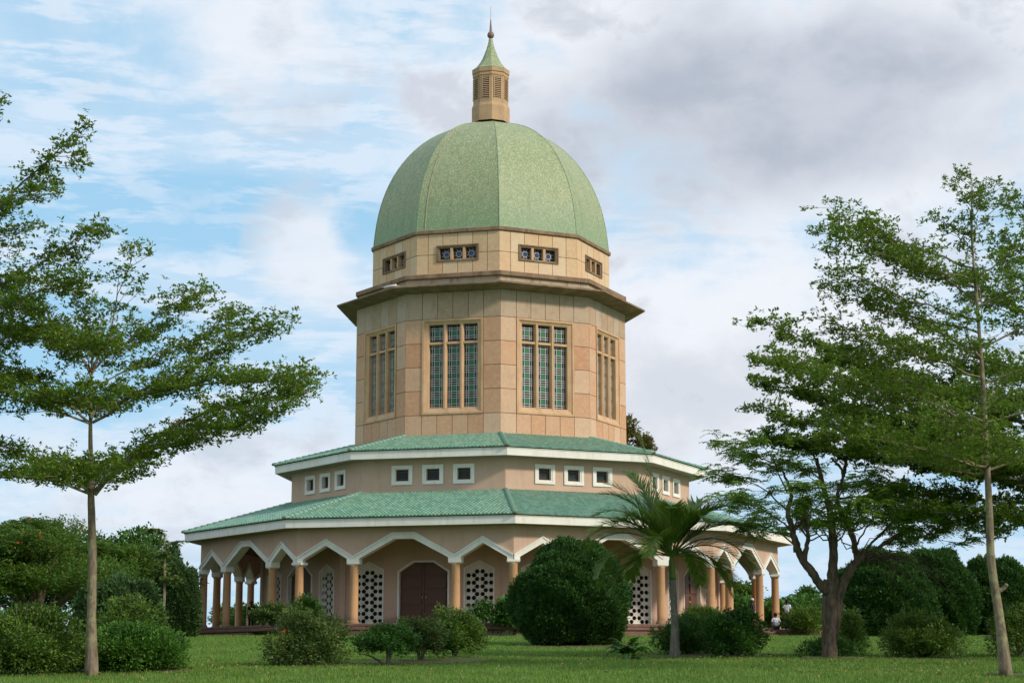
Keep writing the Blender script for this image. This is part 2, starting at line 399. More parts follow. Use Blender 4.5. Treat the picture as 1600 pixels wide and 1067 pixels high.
# ------------------------------------------------------------------ the temple
T = tag(empty('temple', (0, 110, 0)), 'nine sided sandstone temple with green dome, lantern spire and tiled arcade roofs', 'temple')
TH0 = R(4.08); T20 = math.tan(R(20)); C20 = math.cos(R(20))
PHI = [TH0 + R(40 * i + 20) for i in range(-5, 4)]     # face bearings
VIS = [i for i in range(9) if abs(PHI[i]) < R(100)]

def prism(poly, d0, d1, gap=0.0, holes=(), clampd=True):
    """polygon in (u, z) of a face, extruded from apothem d0 to d1, mitred at the corners"""
    coords = [Vector(p) for p in poly]; edges = [(i, (i + 1) % len(poly)) for i in range(len(poly))]
    for h in holes:
        b = len(coords); coords += [Vector(p) for p in h]; edges += [(b + i, b + (i + 1) % len(h)) for i in range(len(h))]
    if len(poly) == 4 and not holes and len(set(round(p[0], 4) for p in poly)) == 2:
        vs, tris = coords, [(0, 1, 2, 3)]
    else:
        vs, _, tris, *_ = delaunay_2d_cdt(coords, edges, [], 0, 1e-5)
        def inside(p, pg):
            c = False; j = len(pg) - 1
            for i in range(len(pg)):
                if (pg[i][1] > p[1]) != (pg[j][1] > p[1]) and p[0] < (pg[j][0] - pg[i][0]) * (p[1] - pg[i][1]) / (pg[j][1] - pg[i][1]) + pg[i][0]: c = not c
                j = i
            return c
        keep = []
        for q in tris:
            c = ((vs[q[0]][0] + vs[q[1]][0] + vs[q[2]][0]) / 3, (vs[q[0]][1] + vs[q[1]][1] + vs[q[2]][1]) / 3)
            if inside(c, poly) and not any(inside(c, h) for h in holes): keep.append(tuple(q))
        tris = keep
    def P(p, d):
        u = p[0]
        if clampd: u = max(-d * T20 + gap, min(d * T20 - gap, u))
        return (u, -d, p[1])
    n = len(vs)
    # counter-clockwise in (u, z) seen from outside
    def area(q): return sum(vs[q[i]][0] * vs[q[(i + 1) % len(q)]][1] - vs[q[(i + 1) % len(q)]][0] * vs[q[i]][1] for i in range(len(q)))
    tris = [q if area(q) > 0 else tuple(reversed(q)) for q in tris]
    v = [P(p, d1) for p in vs] + [P(p, d0) for p in vs]
    f = list(tris) + [tuple(i + n for i in reversed(q)) for q in tris]
    cnt = {}
    for q in tris:
        for i in range(len(q)):
            e = (q[i], q[(i + 1) % len(q)]); cnt[e] = 1
    for (a, b) in cnt:
        if (b, a) not in cnt: f.append((b, a, a + n, b + n))
    return v, f
def rect(u0, u1, z0, z1): return [(u0, z0), (u1, z0), (u1, z1), (u0, z1)]
def on_faces(name, me, mat, parent, faces=range(9), first_rz=None):
    out = []
    for i in faces: out.append(link(name, me, mat, parent, None, PHI[i]))
    return out
def ring9(prof, name, mat, parent, **kw):
    mb = MB().lathe(prof, 9, a0=TH0); return mb.build(name, mat, parent, **kw)

# --- plinth, floor and steps
plinth = ring9([(18.0, -1.0), (18.05, 1.84), (17.0, 1.84)], 'plinth', M['rubblej'], T)
ring9([(18.0, 1.84), (18.42, 1.84), (18.46, 1.88), (18.46, 1.98), (18.42, 2.01), (18.0, 2.01)], 'plinth_step', M['cap'], plinth)
ring9([(17.7, 2.01), (18.05, 2.01), (18.12, 2.05), (18.12, 2.16), (18.08, 2.2), (17.7, 2.2)], 'plinth_cap', M['cap'], plinth)
ring9([(17.72, 2.1), (17.72, 2.198), (0.01, 2.198)], 'floor', M['floor'], T)
def rubble_mesh(u0, u1, z0, z1, d, mitre=True):
    mb = MB(); z = z0
    while z < z1 - .03:
        h = min(random.uniform(.13, .22), z1 - z); u = u0
        while u < u1 - .05:
            w = min(random.uniform(.18, .46), u1 - u); j = [random.uniform(-.02, .02) for _ in range(8)]
            q = [(u + .015 + j[0], z + .012 + j[1]), (u + w - .015 + j[2], z + .012 + j[3]), (u + w - .015 + j[4], z + h - .012 + j[5]), (u + .015 + j[6], z + h - .012 + j[7])]
            mb.add(*prism(q, d - .05, d + random.uniform(.02, .06), clampd=False)); u += w
        z += h
    return mb
mb = rubble_mesh(-6.1, 6.1, 1.2, 1.83, 18.05 * C20)
for o in on_faces('rubble_facing', mb.mesh('rubble_facing'), M['rubble'], plinth): tag(o, kind='stuff')
# wide front steps under each big arch
for k, (za, zb, e) in enumerate([(1.55, 1.80, 1.0), (1.2, 1.60, 1.4)]):
    me = MB().add(*prism(rect(-2.9, 2.9, za - .3, zb), 18.3 * C20 - .2, 18.3 * C20 + e - .55, clampd=False)).mesh('step')
    on_faces('step', me, M['cap'], plinth)

# --- inner ground floor wall with doors and screens
IR = 13.8; IA = IR * C20; IW = IA * T20
door_out = [(1.47, 2.2), (1.47, 5.08), (.60, 5.64), (-.60, 5.64), (-1.47, 5.08), (-1.47, 2.2)]
def lat_outline(c, g=0.0): return [(c + .86 + g, 2.2), (c + .86 + g, 5.2 + g * .6), (c, 5.62 + g), (c - .86 - g, 5.2 + g * .6), (c - .86 - g, 2.2)]
outl = [(-IW, 2.19), *reversed(lat_outline(-3.12)), *reversed(door_out), *reversed(lat_outline(3.12)), (IW, 2.19), (IW, 7.3), (-IW, 7.3)]
outl = [(u, 2.19 if z == 2.2 else z) for u, z in outl]
me = MB().add(*prism(outl, IA - .35, IA)).mesh('inner_wall'); on_faces('inner_wall', me, M['plaster'], T)
# corner pilasters
for s_ in (-1, 1):
    me = MB().add(*prism(rect(min(s_ * (IW - .28), s_ * (IW + 1)), max(s_ * (IW - .28), s_ * (IW + 1)), 2.2, 7.05), IA - .02, IA + .10)).mesh('pilaster')
    on_faces('pilaster', me, M['plaster'], T)
# door: frame, two leaves, raised panels, handles
def inset(pts, t):   # doorway outline moved inwards
    return [(p[0] - math.copysign(t, p[0]) * (1 if abs(p[0]) > 1 else .55), p[1] if p[1] <= 2.21 else p[1] - t * (1 if abs(p[0]) < 1 else .6)) for p in pts]
di = inset(door_out, .10)
frame = MB().add(*prism(door_out + list(reversed(di)), IA - .30, IA + .05))
frame_me = frame.mesh('door_frame')
leafL = [(-1.37, 2.21), (-.01, 2.21), (-.01, 5.54), (di[3][0], 5.54), (di[4][0], di[4][1])]
mbl = MB().add(*prism(leafL, IA - .26, IA - .20))
for (z0, z1) in ((2.4, 3.12), (3.30, 3.99), (4.17, 4.72)): mbl.add(*prism(rect(-1.22, -.16, z0, z1), IA - .199, IA - .14))
mbl.add(*prism([(-1.24, 4.87), (-.14, 4.87), (-.14, 5.42), (-.6, 5.42), (-1.24, 5.03)], IA - .199, IA - .14))
leaf_l = mbl.mesh('door_leaf')
mbr = MB(); mbr.v = [(-x, y, z) for x, y, z in mbl.v]; mbr.f = [tuple(reversed(q)) for q in mbl.f]; mbr.mi = mbl.mi
leaf_r = mbr.mesh('door_leaf')
hm = [MB().tube([(s * .1, -(IA - .19), 3.72), (s * .1, -(IA - .12), 3.72), (s * .1, -(IA - .12), 3.60)], .022, 6).mesh('door_handle') for s in (-1, 1)]
for i in range(9):
    d = link('door', frame_me, M['white'], T, None, PHI[i])
    a = link('door_leaf', leaf_l, M['door'], d); b = link('door_leaf', leaf_r, M['door'], d)
    for h in hm: link('door_handle', h, M['brass'], d)
# pierced screens
def screen(c):
    out = lat_outline(c, -.07); out = [(u, max(z, 2.27)) for u, z in out]
    holes = []
    z = 2.42; k = 0
    def hexa(u, z, w=.142, h=.112): return [(u + w, z), (u + w * .5, z + h), (u - w * .5, z + h), (u - w, z), (u - w * .5, z - h), (u + w * .5, z - h)]
    while z < 5.4:
        for u in ((-.155, .155) if k % 2 else (-.33, .33, -.63, .63)):
            top = 5.13 + (0.79 - abs(u) - .13) * .5 - .1
            if z < top: holes.append(hexa(c + u, z))
        z += .2; k += 1
    return MB().add(*prism(list(out), IA - .2, IA - .13, holes=holes))
def scr_frame(c):
    a = lat_outline(c); b = lat_outline(c, -.07)
    b = [(u, 2.28 if z <= 2.21 else z) for u, z in b]
    o_ = a[:]; return MB().add(*prism(o_ + [(b[4][0], 2.2), *reversed(b[1:4]), (b[0][0], 2.2)], IA - .3, IA + .03)).add(*prism(rect(c - .79, c + .79, 2.2, 2.28), IA - .3, IA + .02))
scr = [(screen(c).mesh('pierced_panel'), scr_frame(c).mesh('screen')) for c in (-3.12, 3.12)]
for i in range(9):
    for a, b in scr:
        o = link('screen', b, M['white'], T, None, PHI[i]); link('pierced_panel', a, M['concrete'], o)
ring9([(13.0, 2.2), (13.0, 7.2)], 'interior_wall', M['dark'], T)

# --- arcade: wall, arch trim, columns, ceiling
OA = 17.4 * C20; OW = OA * T20; WT = .42
up = [(-OW, 5.70), (-4.31, 6.65), (-2.78, 5.72), (-.65, 6.91), (.65, 6.91), (2.78, 5.72), (4.31, 6.65), (OW, 5.70)]
lowr = [(OW, 5.42), (5.62, 5.42), (5.62, 5.56), (4.31, 6.29), (3.13, 5.58), (3.13, 5.42), (2.45, 5.42), (2.45, 5.58), (.52, 6.58)]
low = lowr + [(-u, z) for u, z in reversed(lowr)]
me = MB().add(*prism(up + [(OW, 7.25), (-OW, 7.25)], OA - WT, OA)).mesh('arcade_wall')
on_faces('arcade_wall', me, M['plaster'], T)
me = MB().add(*prism(up + low, OA - WT - .04, OA + .07)).mesh('arch_trim')
trims = on_faces('arch_trim', me, M['white'], T)
# raised outer bead of the trim
shift = lambda L, dz: [(u, z + dz) for u, z in L]
me = MB().add(*prism(shift(up, .003) + list(reversed(shift(up, -.09))), OA + .071, OA + .11)).mesh('trim_bead')
for t_, i in zip(trims, range(9)): link('trim_bead', me, M['white'], t_)
def col_mesh():
    return MB().lathe([(.30, 2.2), (.30, 2.28), (.275, 2.33), (.255, 2.36), (.225, 2.40), (.228, 3.6), (.215, 5.16), (.24, 5.2), (.24, 5.24), (.21, 5.26)], 28).mesh('column', True)
cme = col_mesh()
capm = MB().lathe([(.26, 5.24), (.30, 5.27), (.42, 5.31), (.42, 5.42)], 4, a0=R(45))
capm = MB().box(-.335, .335, -.27, .27, 5.31, 5.419).add([(-.26, -.22, 5.25), (.26, -.22, 5.25), (.26, .22, 5.25), (-.26, .22, 5.25), (-.335, -.27, 5.309), (.335, -.27, 5.309), (.335, .27, 5.309), (-.335, .27, 5.309)], [(0, 1, 5, 4), (1, 2, 6, 5), (2, 3, 7, 6), (3, 0, 4, 7), (3, 2, 1, 0)]).mesh('capital')
AC = OA - .2
for i in range(9):
    for u, rz in ((-2.79, 0), (2.79, 0), (AC * T20, R(20))):
        p = Vector((u, -AC, 0)); p.rotate(Matrix.Rotation(PHI[i], 3, 'Z'))
        c = link('column', cme, M['column'], T, p, PHI[i] + rz); link('capital', capm, M['white'], c)
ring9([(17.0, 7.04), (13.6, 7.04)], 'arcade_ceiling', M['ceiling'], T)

# --- roofs
def roof_faces(r0, z0, r1, z1, name, tp=.205, course=.33):
    a0 = r0 * C20; a1 = r1 * C20; L = math.hypot(a0 - a1, z1 - z0); sl = (z1 - z0) / (a0 - a1)
    nrm = Vector((0, -(z1 - z0) / L, (a0 - a1) / L))
    root = ring9([(r0 - .02, z0 - .03), (r1 - .1, z1 - .03 + .1 * sl)], name, M['joint'], T)
    mb = MB(); nc = int(2 * a0 * T20 / tp / 2) + 1; ns = int(L / course) + 1
    xo = [0, .16, .34, .5, .66, .84, 1.0]; hh = [.0, .012, .05, .062, .05, .012, 0]
    for c in range(-nc, nc):
        for j in range(ns):
            s0 = j * course; s1 = min(s0 + course + .03, L)
            a_ = a0 - s0 * (a0 - a1) / L
            if s0 >= L or abs((c + .5) * tp) - tp * .6 > a_ * T20: continue
            v = []; dz = random.uniform(-.006, .006)
            for row, (s, lift) in enumerate(((s0, .0), (s0, .034 + dz), (s1, .004))):
                a = a0 - s * (a0 - a1) / L; z = z0 + s * (z1 - z0) / L
                for x, h in zip(xo, hh):
                    u = (c + x) * tp; lim = a * T20
                    u = max(-lim, min(lim, u)); hgt = (h + lift) if row else 0
                    v.append((u, -a + nrm.y * hgt, z + nrm.z * hgt))
            n = len(xo); f = [(r * n + q, r * n + q + 1, (r + 1) * n + q + 1, (r + 1) * n + q) for r in range(2) for q in range(n - 1)]
            mb.add(v, f)
    me = mb.mesh('roof_tiling', False)
    for o in on_faces('roof_tiling', me, M['tile'], root): tag(o, kind='stuff')
    # hip tiles
    Lh = math.hypot(r0 - r1, z1 - z0); n = int(Lh / .36); step = Lh / n
    mt = MB(); ang = [math.pi * k / 6 for k in range(7)]; v = []
    for s, rr in ((-.02, .145), (step + .05, .115)):
        for a in ang: v.append((math.cos(a) * rr, s, math.sin(a) * rr * .9 + (.02 if s < 0 else 0)))
    v2 = [(x * .82, y, z * .82) for x, y, z in v[:7]]
    nv = 7
    mt.add(v + v2, [(q, q + 1, q + 8, q + 7) for q in range(6)] + [(14 + q, 15 + q, q + 1, q) for q in range(6)])
    tme = mt.mesh('hip_tile', True)
    for i in range(9):
        th = TH0 + R(40 * i)
        for k in range(n):
            s = k * step; r = r0 - s * (r0 - r1) / Lh; z = z0 + s * (z1 - z0) / Lh
            o = link('hip_tile', tme, M['ridge'], root, (r * math.sin(th), -r * math.cos(th), z + .03))
            o.rotation_euler = (math.atan2(z1 - z0, r0 - r1), 0, th)
        e = link('hip_end', MB().lathe([(.001, -.02), (.08, -.01), (.10, .05), (.07, .11), (.001, .13)], 10).mesh('hip_end', True), M['ledge'], root,
                 ((r0 + .02) * math.sin(th), -(r0 + .02) * math.cos(th), z0 + .02))
    return root
roofL = roof_faces(18.47, 7.66, 12.15, 9.50, 'lower_roof')
roofU = roof_faces(13.28, 11.76, 8.38, 13.06, 'upper_roof')
def fascia(r, z0, z1, rin, zin):
    a = r * C20
    me = MB().add(*prism(rect(-20, 20, z0, z1), a - .09, a, gap=.002)).mesh('fascia_board'); on_faces('fascia_board', me, M['white'], T)
    me = MB().add(*prism(rect(-20, 20, z1 - .045, z1 + .0), a + .001, a + .03, gap=.002)).mesh('drip_edge'); on_faces('drip_edge', me, M['white'], T)
    ring9([(r - .08, z0 + .03), (rin, zin)], 'eave_soffit', M['soffit'], T)
fascia(18.36, 7.19, 7.62, 17.35, 7.22)
fascia(13.18, 11.29, 11.72, 12.1, 11.33)

# --- clerestory wall and square windows
KA = 12.17 * C20; KW = KA * T20
holes = [list(reversed(rect(c - .40, c + .40, 10.13, 10.75))) for c in (-1.79, 0, 1.79)]
me = MB().add(*prism(rect(-KW, KW, 9.2, 11.36), KA - .3, KA, holes=[list(h) for h in holes])).mesh('clerestory_wall')
# four sided outlines with holes still go through the triangulation
on_faces('clerestory_wall', me, M['plaster'], T)
me = MB().add(*prism(rect(-30, 30, 9.4, 9.66), KA + .002, KA + .035)).mesh('skirting'); on_faces('skirting', me, M['plaster'], T)
def sqwin(c):
    fr = MB()
    for (a, b, d0, d1) in ((.61, .46, .003, .07), (.46, .38, -.22, .045)):
        oz, iz = .54 * a / .61, .54 * b / .61
        for q in ([(c - a, 10.44 - oz), (c + a, 10.44 - oz), (c + b, 10.44 - iz), (c - b, 10.44 - iz)], [(c + a, 10.44 - oz), (c + a, 10.44 + oz), (c + b, 10.44 + iz), (c + b, 10.44 - iz)],
                  [(c + a, 10.44 + oz), (c - a, 10.44 + oz), (c - b, 10.44 + iz), (c + b, 10.44 + iz)], [(c - a, 10.44 + oz), (c - a, 10.44 - oz), (c - b, 10.44 - iz), (c - b, 10.44 + iz)]):
            fr.add(*prism(q, KA + d0, KA + d1))
    gl = MB().add(*prism(rect(c - .4, c + .4, 10.1, 10.8), KA - .24, KA - .2))
    bars = MB()
    for u in (-.27, .27): bars.add(*prism(rect(c + u - .02, c + u + .02, 10.12, 10.76), KA - .199, KA - .16))
    for z in (10.24, 10.64): bars.add(*prism(rect(c - .38, c + .38, z - .02, z + .02), KA - .197, KA - .165))
    return fr.mesh('square_window'), gl.mesh('pane'), bars.mesh('glazing_bar')
sq = [sqwin(c) for c in (-1.79, 0, 1.79)]
for i in range(9):
    for k, (a, b, c) in enumerate(sq):
        w = link('square_window', a, M['white'], T, None, PHI[i])
        link('pane', b, M['glass'], w); link('glazing_bar', c, M['door'], w)

# --- drum
DA = 8.4 * C20; DW = DA * T20
core = MB().add(*prism(rect(-DW, DW, 12.5, 21.6), DA - .5, DA - .06, holes=[rect(-1.62, 1.62, 14.5, 19.7)])).mesh('drum_wall')
drums = on_faces('drum_wall', core, M['joint'], T)
g = .016
pan = []
us = [-3.2, -1.86, -.93, 0, .93, 1.86, 3.2]
for (z0, z1) in ((12.5, 14.27), (19.87, 21.50)):
    for a, b in zip(us[:-1], us[1:]): pan.append(rect(a + g, b - g, z0 + g, z1 - g))
zs = [14.27, 15.68, 17.07, 18.46, 19.87]
for z0, z1 in zip(zs[:-1], zs[1:]):
    pan.append(rect(-3.2, -1.86 - g, z0 + g, z1 - g)); pan.append(rect(1.86 + g, 3.2, z0 + g, z1 - g))
pm = [MB().add(*prism(p, DA - .07, DA, gap=.008)).mesh('stone_panel') for p in pan]
for i, dr in enumerate(drums):
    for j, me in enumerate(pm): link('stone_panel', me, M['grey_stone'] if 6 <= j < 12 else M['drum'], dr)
def splay(mb, o, i, d_o, d_i, cz, back):
    """window surround: flat outer band, slope inwards, reveal"""
    (ou0, ou1, oz0, oz1), (iu0, iu1, iz0, iz1) = o, i
    O = [(ou0, oz0), (ou1, oz0), (ou1, oz1), (ou0, oz1)]; I = [(iu0, iz0), (iu1, iz0), (iu1, iz1), (iu0, iz1)]
    v = [(u, -d_o + .04, z) for u, z in O] + [(u, -d_o, z) for u, z in O]
    e = cz
    Mi = [(ou0 + e, oz0 + e), (ou1 - e, oz0 + e), (ou1 - e, oz1 - e), (ou0 + e, oz1 - e)]
    v += [(u, -d_o, z) for u, z in Mi] + [(u, -d_o + .04, z) for u, z in Mi] + [(u, -d_i, z) for u, z in I] + [(u, -back, z) for u, z in I]
    f = []
    for r in range(5):
        for k in range(4): f.append((r * 4 + k, r * 4 + (k + 1) % 4, (r + 1) * 4 + (k + 1) % 4, (r + 1) * 4 + k))
    mb.add(v, f); return mb
sur = splay(MB(), (-1.85, 1.85, 14.28, 19.86), (-1.47, 1.47, 14.68, 19.56), DA + .045, DA - .10, .12, DA - .42)
sur_me = sur.mesh('window_surround')
def mull(): 
    out = []
    for c in (-.51, .51):
        v = [(c - .05, -(DA - .06), 14.6), (c + .05, -(DA - .06), 14.6), (c + .11, -(DA - .16), 14.6), (c + .11, -(DA - .42), 14.6), (c - .11, -(DA - .42), 14.6), (c - .11, -(DA - .16), 14.6)]
        v2 = [(x, y, 19.6) for x, y, z in v]
        out.append(MB().add(v + v2, [(k, (k + 1) % 6, (k + 1) % 6 + 6, k + 6) for k in range(6)]).mesh('mullion'))
    return out
mul = mull()
trs = [MB().add(*prism(rect(a, b, 18.40, 18.54), DA - .42, DA - .12)).mesh('transom') for a, b in ((-1.48, -.612), (-.408, .408), (.612, 1.48))]
GA = DA - .36
glass = MB().add(*prism(rect(-1.6, 1.6, 14.5, 19.7), GA - .03, GA)).mesh('glass')
gp = MB(); cm = MB(); lw = .017
cells = [(14.72 + k * .736, 14.72 + (k + 1) * .736) for k in range(5)] + [(18.66, 19.46)]
for lc in (-1.04, 0, 1.04):
    hw = .40
    for z0, z1 in cells:
        zc = (z0 + z1) / 2; hz = (z1 - z0) / 2
        gp.add(*prism(rect(lc - .155, lc + .155, zc - .16, zc + .16), GA + .002, GA + .006))
        for u in (-.30, -.165, .165, .30): cm.add(*prism(rect(lc + u - lw, lc + u + lw, z0, z1), GA + .008, GA + .03))
        for z in (-.30, -.175, .175, .30): cm.add(*prism(rect(lc - hw, lc + hw, zc + z - lw, zc + z + lw), GA + .010, GA + .028))
gpm, cmm = gp.mesh('green_glass'), cm.mesh('leading')
for i in range(9):
    w = link('drum_window', sur_me, M['trimstone'], T, None, PHI[i])
    link('glass', glass, M['glass'], w); tag(link('green_glass', gpm, M['green_glass'], w), kind='stuff'); tag(link('leading', cmm, M['came'], w), kind='stuff')
    for m_ in mul: link('mullion', m_, M['trimstone'], w)
    for m_ in trs: link('transom', m_, M['trimstone'], w)

# --- cornice above the drum
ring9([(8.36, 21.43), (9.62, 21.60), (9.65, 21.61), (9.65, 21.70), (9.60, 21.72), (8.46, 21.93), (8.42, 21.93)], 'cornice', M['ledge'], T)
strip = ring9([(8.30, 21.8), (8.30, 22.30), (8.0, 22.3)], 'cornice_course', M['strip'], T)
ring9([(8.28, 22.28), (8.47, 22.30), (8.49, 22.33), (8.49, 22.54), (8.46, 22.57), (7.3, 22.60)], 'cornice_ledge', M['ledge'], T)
# --- band under the dome
BA = 7.45 * C20; BW = BA * T20
core = MB().add(*prism(rect(-BW, BW, 22.4, 25.25), BA - .4, BA - .05, holes=[rect(-1.2, 1.2, 23.56, 24.38)])).mesh('band_wall')
bands = on_faces('band_wall', core, M['joint'], T)
us = [-3, -1.82, -.92, 0, .92, 1.82, 3]; hu, hz0, hz1 = 1.30, 23.48, 24.47
pans = []
for (z0, z1) in ((22.45, 23.94), (23.94, 25.21)):
    for a, b in zip(us[:-1], us[1:]):
        a_, b_ = a + g, b - g; lo, hi = z0 + g, z1 - g
        # cut away the part taken by the window
        if b_ <= -hu or a_ >= hu: pans.append(rect(a_, b_, lo, hi)); continue
        if z0 < 23.9:
            if a_ >= -hu and b_ <= hu: pans.append(rect(a_, b_, lo, hz0))
            elif a_ < -hu: pans.append([(a_, lo), (b_, lo), (b_, hz0), (-hu, hz0), (-hu, hi), (a_, hi)])
            else: pans.append([(a_, lo), (b_, lo), (b_, hi), (hu, hi), (hu, hz0), (a_, hz0)])
        else:
            if a_ >= -hu and b_ <= hu: pans.append(rect(a_, b_, hz1, hi))
            elif a_ < -hu: pans.append([(a_, lo), (-hu, lo), (-hu, hz1), (b_, hz1), (b_, hi), (a_, hi)])
            else: pans.append([(hu, lo), (b_, lo), (b_, hi), (a_, hi), (a_, hz1), (hu, hz1)])
pm = [MB().add(*prism(p, BA - .06, BA, gap=.008)).mesh('stone_panel') for p in pans]
for i, dr in enumerate(bands):
    for me in pm: link('stone_panel', me, M['band'], dr)
bs = splay(MB(), (-1.30, 1.30, hz0, hz1), (-1.12, 1.12, 23.62, 24.30), BA + .06, BA - .02, .07, BA - .33).mesh('band_window')
bm = [MB().add(*prism(rect(c - .075, c + .075, 23.6, 24.32), BA - .32, BA + .0)).mesh('mullion') for c in (-.385, .385)]
bg_ = MB().add(*prism(rect(-1.15, 1.15, 23.58, 24.35), BA - .30, BA - .27)).mesh('glass')
st = MB(); bd = MB()
for c in (-.76, 0, .76):
    zc = 23.96; y = -(BA - .255); n = 16
    ro, ri = .19, .15
    v = []; f = []
    for k in range(n):
        a = 2 * math.pi * k / n
        for r_, yy in ((ro, y), (ri, y), (ri, y + .02), (ro, y + .02)): v.append((c + r_ * math.cos(a), yy, zc + r_ * math.sin(a)))
    for k in range(n):
        for q in range(4): f.append((k * 4 + q, k * 4 + (q + 1) % 4, ((k + 1) % n) * 4 + (q + 1) % 4, ((k + 1) % n) * 4 + q))
    st.add(v, f)
    for k in range(8):
        a = 2 * math.pi * k / 8 + R(22.5); ca, sa = math.cos(a), math.sin(a); w = .013
        st.add([(c + ca * r_ - sa * s, y, zc + sa * r_ + ca * s) for r_, s in ((.18, -w), (.33, -w), (.33, w), (.18, w))], [(0, 1, 2, 3)])
    bd.add([(c + .15 * math.cos(2 * math.pi * k / 12), y + .008, zc + .15 * math.sin(2 * math.pi * k / 12)) for k in range(12)], [tuple(range(12))])
stm, bdm = st.mesh('sunburst_leading'), bd.mesh('blue_roundel')
for i in range(9):
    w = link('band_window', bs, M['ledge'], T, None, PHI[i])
    link('glass', bg_, M['glass'], w); tag(link('sunburst_leading', stm, M['came'], w), kind='stuff'); tag(link('blue_roundel', bdm, M['blue_glass'], w), kind='stuff')
    for m_ in bm: link('mullion', m_, M['trimstone'], w)
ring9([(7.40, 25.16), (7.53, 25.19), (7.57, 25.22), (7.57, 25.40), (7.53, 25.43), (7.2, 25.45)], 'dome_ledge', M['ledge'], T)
# --- dome
pz = [25.42, 26.09, 27.2, 28.45, 29.83, 31.18, 32.33, 33.10, 33.43, 33.66, 33.80]
pr = [7.43, 7.38, 7.24, 6.94, 6.39, 5.54, 4.44, 3.26, 2.38, 1.55, 1.0]
def spline(n):
    # arc length parameter through the profile
    t = np.concatenate([[0], np.cumsum(np.hypot(np.diff(pz), np.diff(pr)))])
    tt = np.linspace(0, t[-1], n); 
    z = np.interp(tt, t, pz); r = np.interp(tt, t, pr)
    for _ in range(30): z[1:-1] = (z[:-2] + 2 * z[1:-1] + z[2:]) / 4; r[1:-1] = (r[:-2] + 2 * r[1:-1] + r[2:]) / 4
    return r, z
dr_, dz_ = spline(60)
v = []; f = []
for i in range(9):
    b = len(v)
    for r, z in zip(dr_, dz_):
        for th in (TH0 + R(40 * i), TH0 + R(40 * i + 40)): v.append((r * math.sin(th), -r * math.cos(th), z))
    for k in range(len(dr_) - 1): f.append((b + 2 * k, b + 2 * k + 1, b + 2 * k + 3, b + 2 * k + 2))
MB().add(v, f).build('dome', M['mosaic'], T, sm=True)
# slim seams on the hips and a conductor strip
for i in range(9):
    th = TH0 + R(40 * i)
    MB().tube([((r + .004) * math.sin(th), -(r + .004) * math.cos(th), z + .004) for r, z in zip(dr_, dz_)], .022, 5).build('dome_seam', M['mosaic'], T)
tA = TH0 - R(36)
pts = []
for r, z in zip(dr_, dz_):
    a = r * C20; ph = TH0 - R(20); u = -a * T20 * .80
    pts.append((u * math.cos(ph) + a * math.sin(ph) * 1.003, u * math.sin(ph) - a * math.cos(ph) * 1.003, z))
MB().tube(pts, .022, 5).build('lightning_conductor', M['strip'], T)
# --- lantern
lan = ring9([(1.22, 33.9), (1.22, 34.88), (1.13, 35.10), (1.13, 36.84), (1.18, 36.90), (1.18, 37.0), (1.15, 37.03), (1.15, 37.08), (1.21, 37.12), (1.22, 37.36), (1.1, 37.4)], 'lantern', M['lantern'], T)
LA = 1.13 * C20
lo = MB().add(*prism(rect(-.215, .215, 35.40, 36.76), LA + .001, LA + .006)).mesh('louvre')
sl = MB()
for k in range(11):
    z = 35.44 + k * .122
    sl.add([(-.2, -(LA + .05), z), (.2, -(LA + .05), z), (.2, -(LA + .01), z + .06), (-.2, -(LA + .01), z + .06), (-.2, -(LA + .01), z - .0), (.2, -(LA + .01), z - .0)], [(0, 1, 2, 3), (4, 5, 1, 0)])
sl = sl.mesh('louvre_slat')
lf = MB()
for q in ([(-.26, 35.36), (-.215, 35.36), (-.215, 36.80), (-.26, 36.80)], [(.215, 35.36), (.26, 35.36), (.26, 36.80), (.215, 36.80)]): lf.add(*prism(q, LA, LA + .05))
lf = lf.mesh('louvre_frame')
for i in range(9):
    link('louvre', lo, M['dark'], lan, None, PHI[i]); tag(link('louvre_slat', sl, M['lantern'], lan, None, PHI[i]), kind='stuff'); link('louvre_frame', lf, M['lantern'], lan, None, PHI[i])
ring9([(1.20, 37.34), (1.22, 37.40), (.95, 37.60), (.69, 37.94), (.54, 38.22), (.42, 38.52), (.27, 38.92), (.17, 39.3), (.12, 39.6)], 'lantern_roof', M['mosaic'], T)
MB().lathe([(.08, 39.55), (.09, 39.64), (.16, 39.68), (.215, 39.78), (.225, 39.86), (.20, 39.96), (.14, 40.05), (.09, 40.1), (.085, 40.13), (.03, 40.9), (.012, 40.93), (.010, 41.8), (.0, 41.82)], 16).build('finial', M['copper'], T, sm=True)


# ------------------------------------------------------------------ leaves and branches
def unit(a): return a / np.maximum(np.linalg.norm(a, axis=-1, keepdims=True), 1e-9)
def leaf_verts(base, dirs, length, width, nrm=None, fold=.15):
    N = len(base); length = np.broadcast_to(np.asarray(length, float), (N,))[:, None]; width = np.broadcast_to(np.asarray(width, float), (N,))[:, None]
    dirs = unit(dirs)
    if nrm is None: nrm = unit(rng.normal(size=(N, 3)) * .6 + np.array([0, 0, 1.0]))
    side = unit(np.cross(dirs, nrm)); nn = np.cross(side, dirs)
    m = base + dirs * length * .5 + nn * width * fold
    return np.stack([base, m + side * width * .5, base + dirs * length - nn * length * .08, m - side * width * .5], 1).reshape(-1, 3)
def leaf_obj(name, parts, mat, parent):
    me = raw_mesh(name, np.concatenate(parts), 4)
    return link(name, me, mat, parent)
def rosettes(c, k, L, w, up=.55, spread=.5, outward=None, jit=.02):
    """k leaves fanning from every point in c"""
    N = len(c); C = np.repeat(c, k, 0) + rng.normal(size=(N * k, 3)) * jit
    d = rng.normal(size=(N * k, 3)); d[:, 2] = d[:, 2] * .5 + up
    if outward is not None: d = d * spread + np.repeat(outward, k, 0)
    s = rng.uniform(.7, 1.25, N * k)
    return leaf_verts(C, d, L * s, w * s)
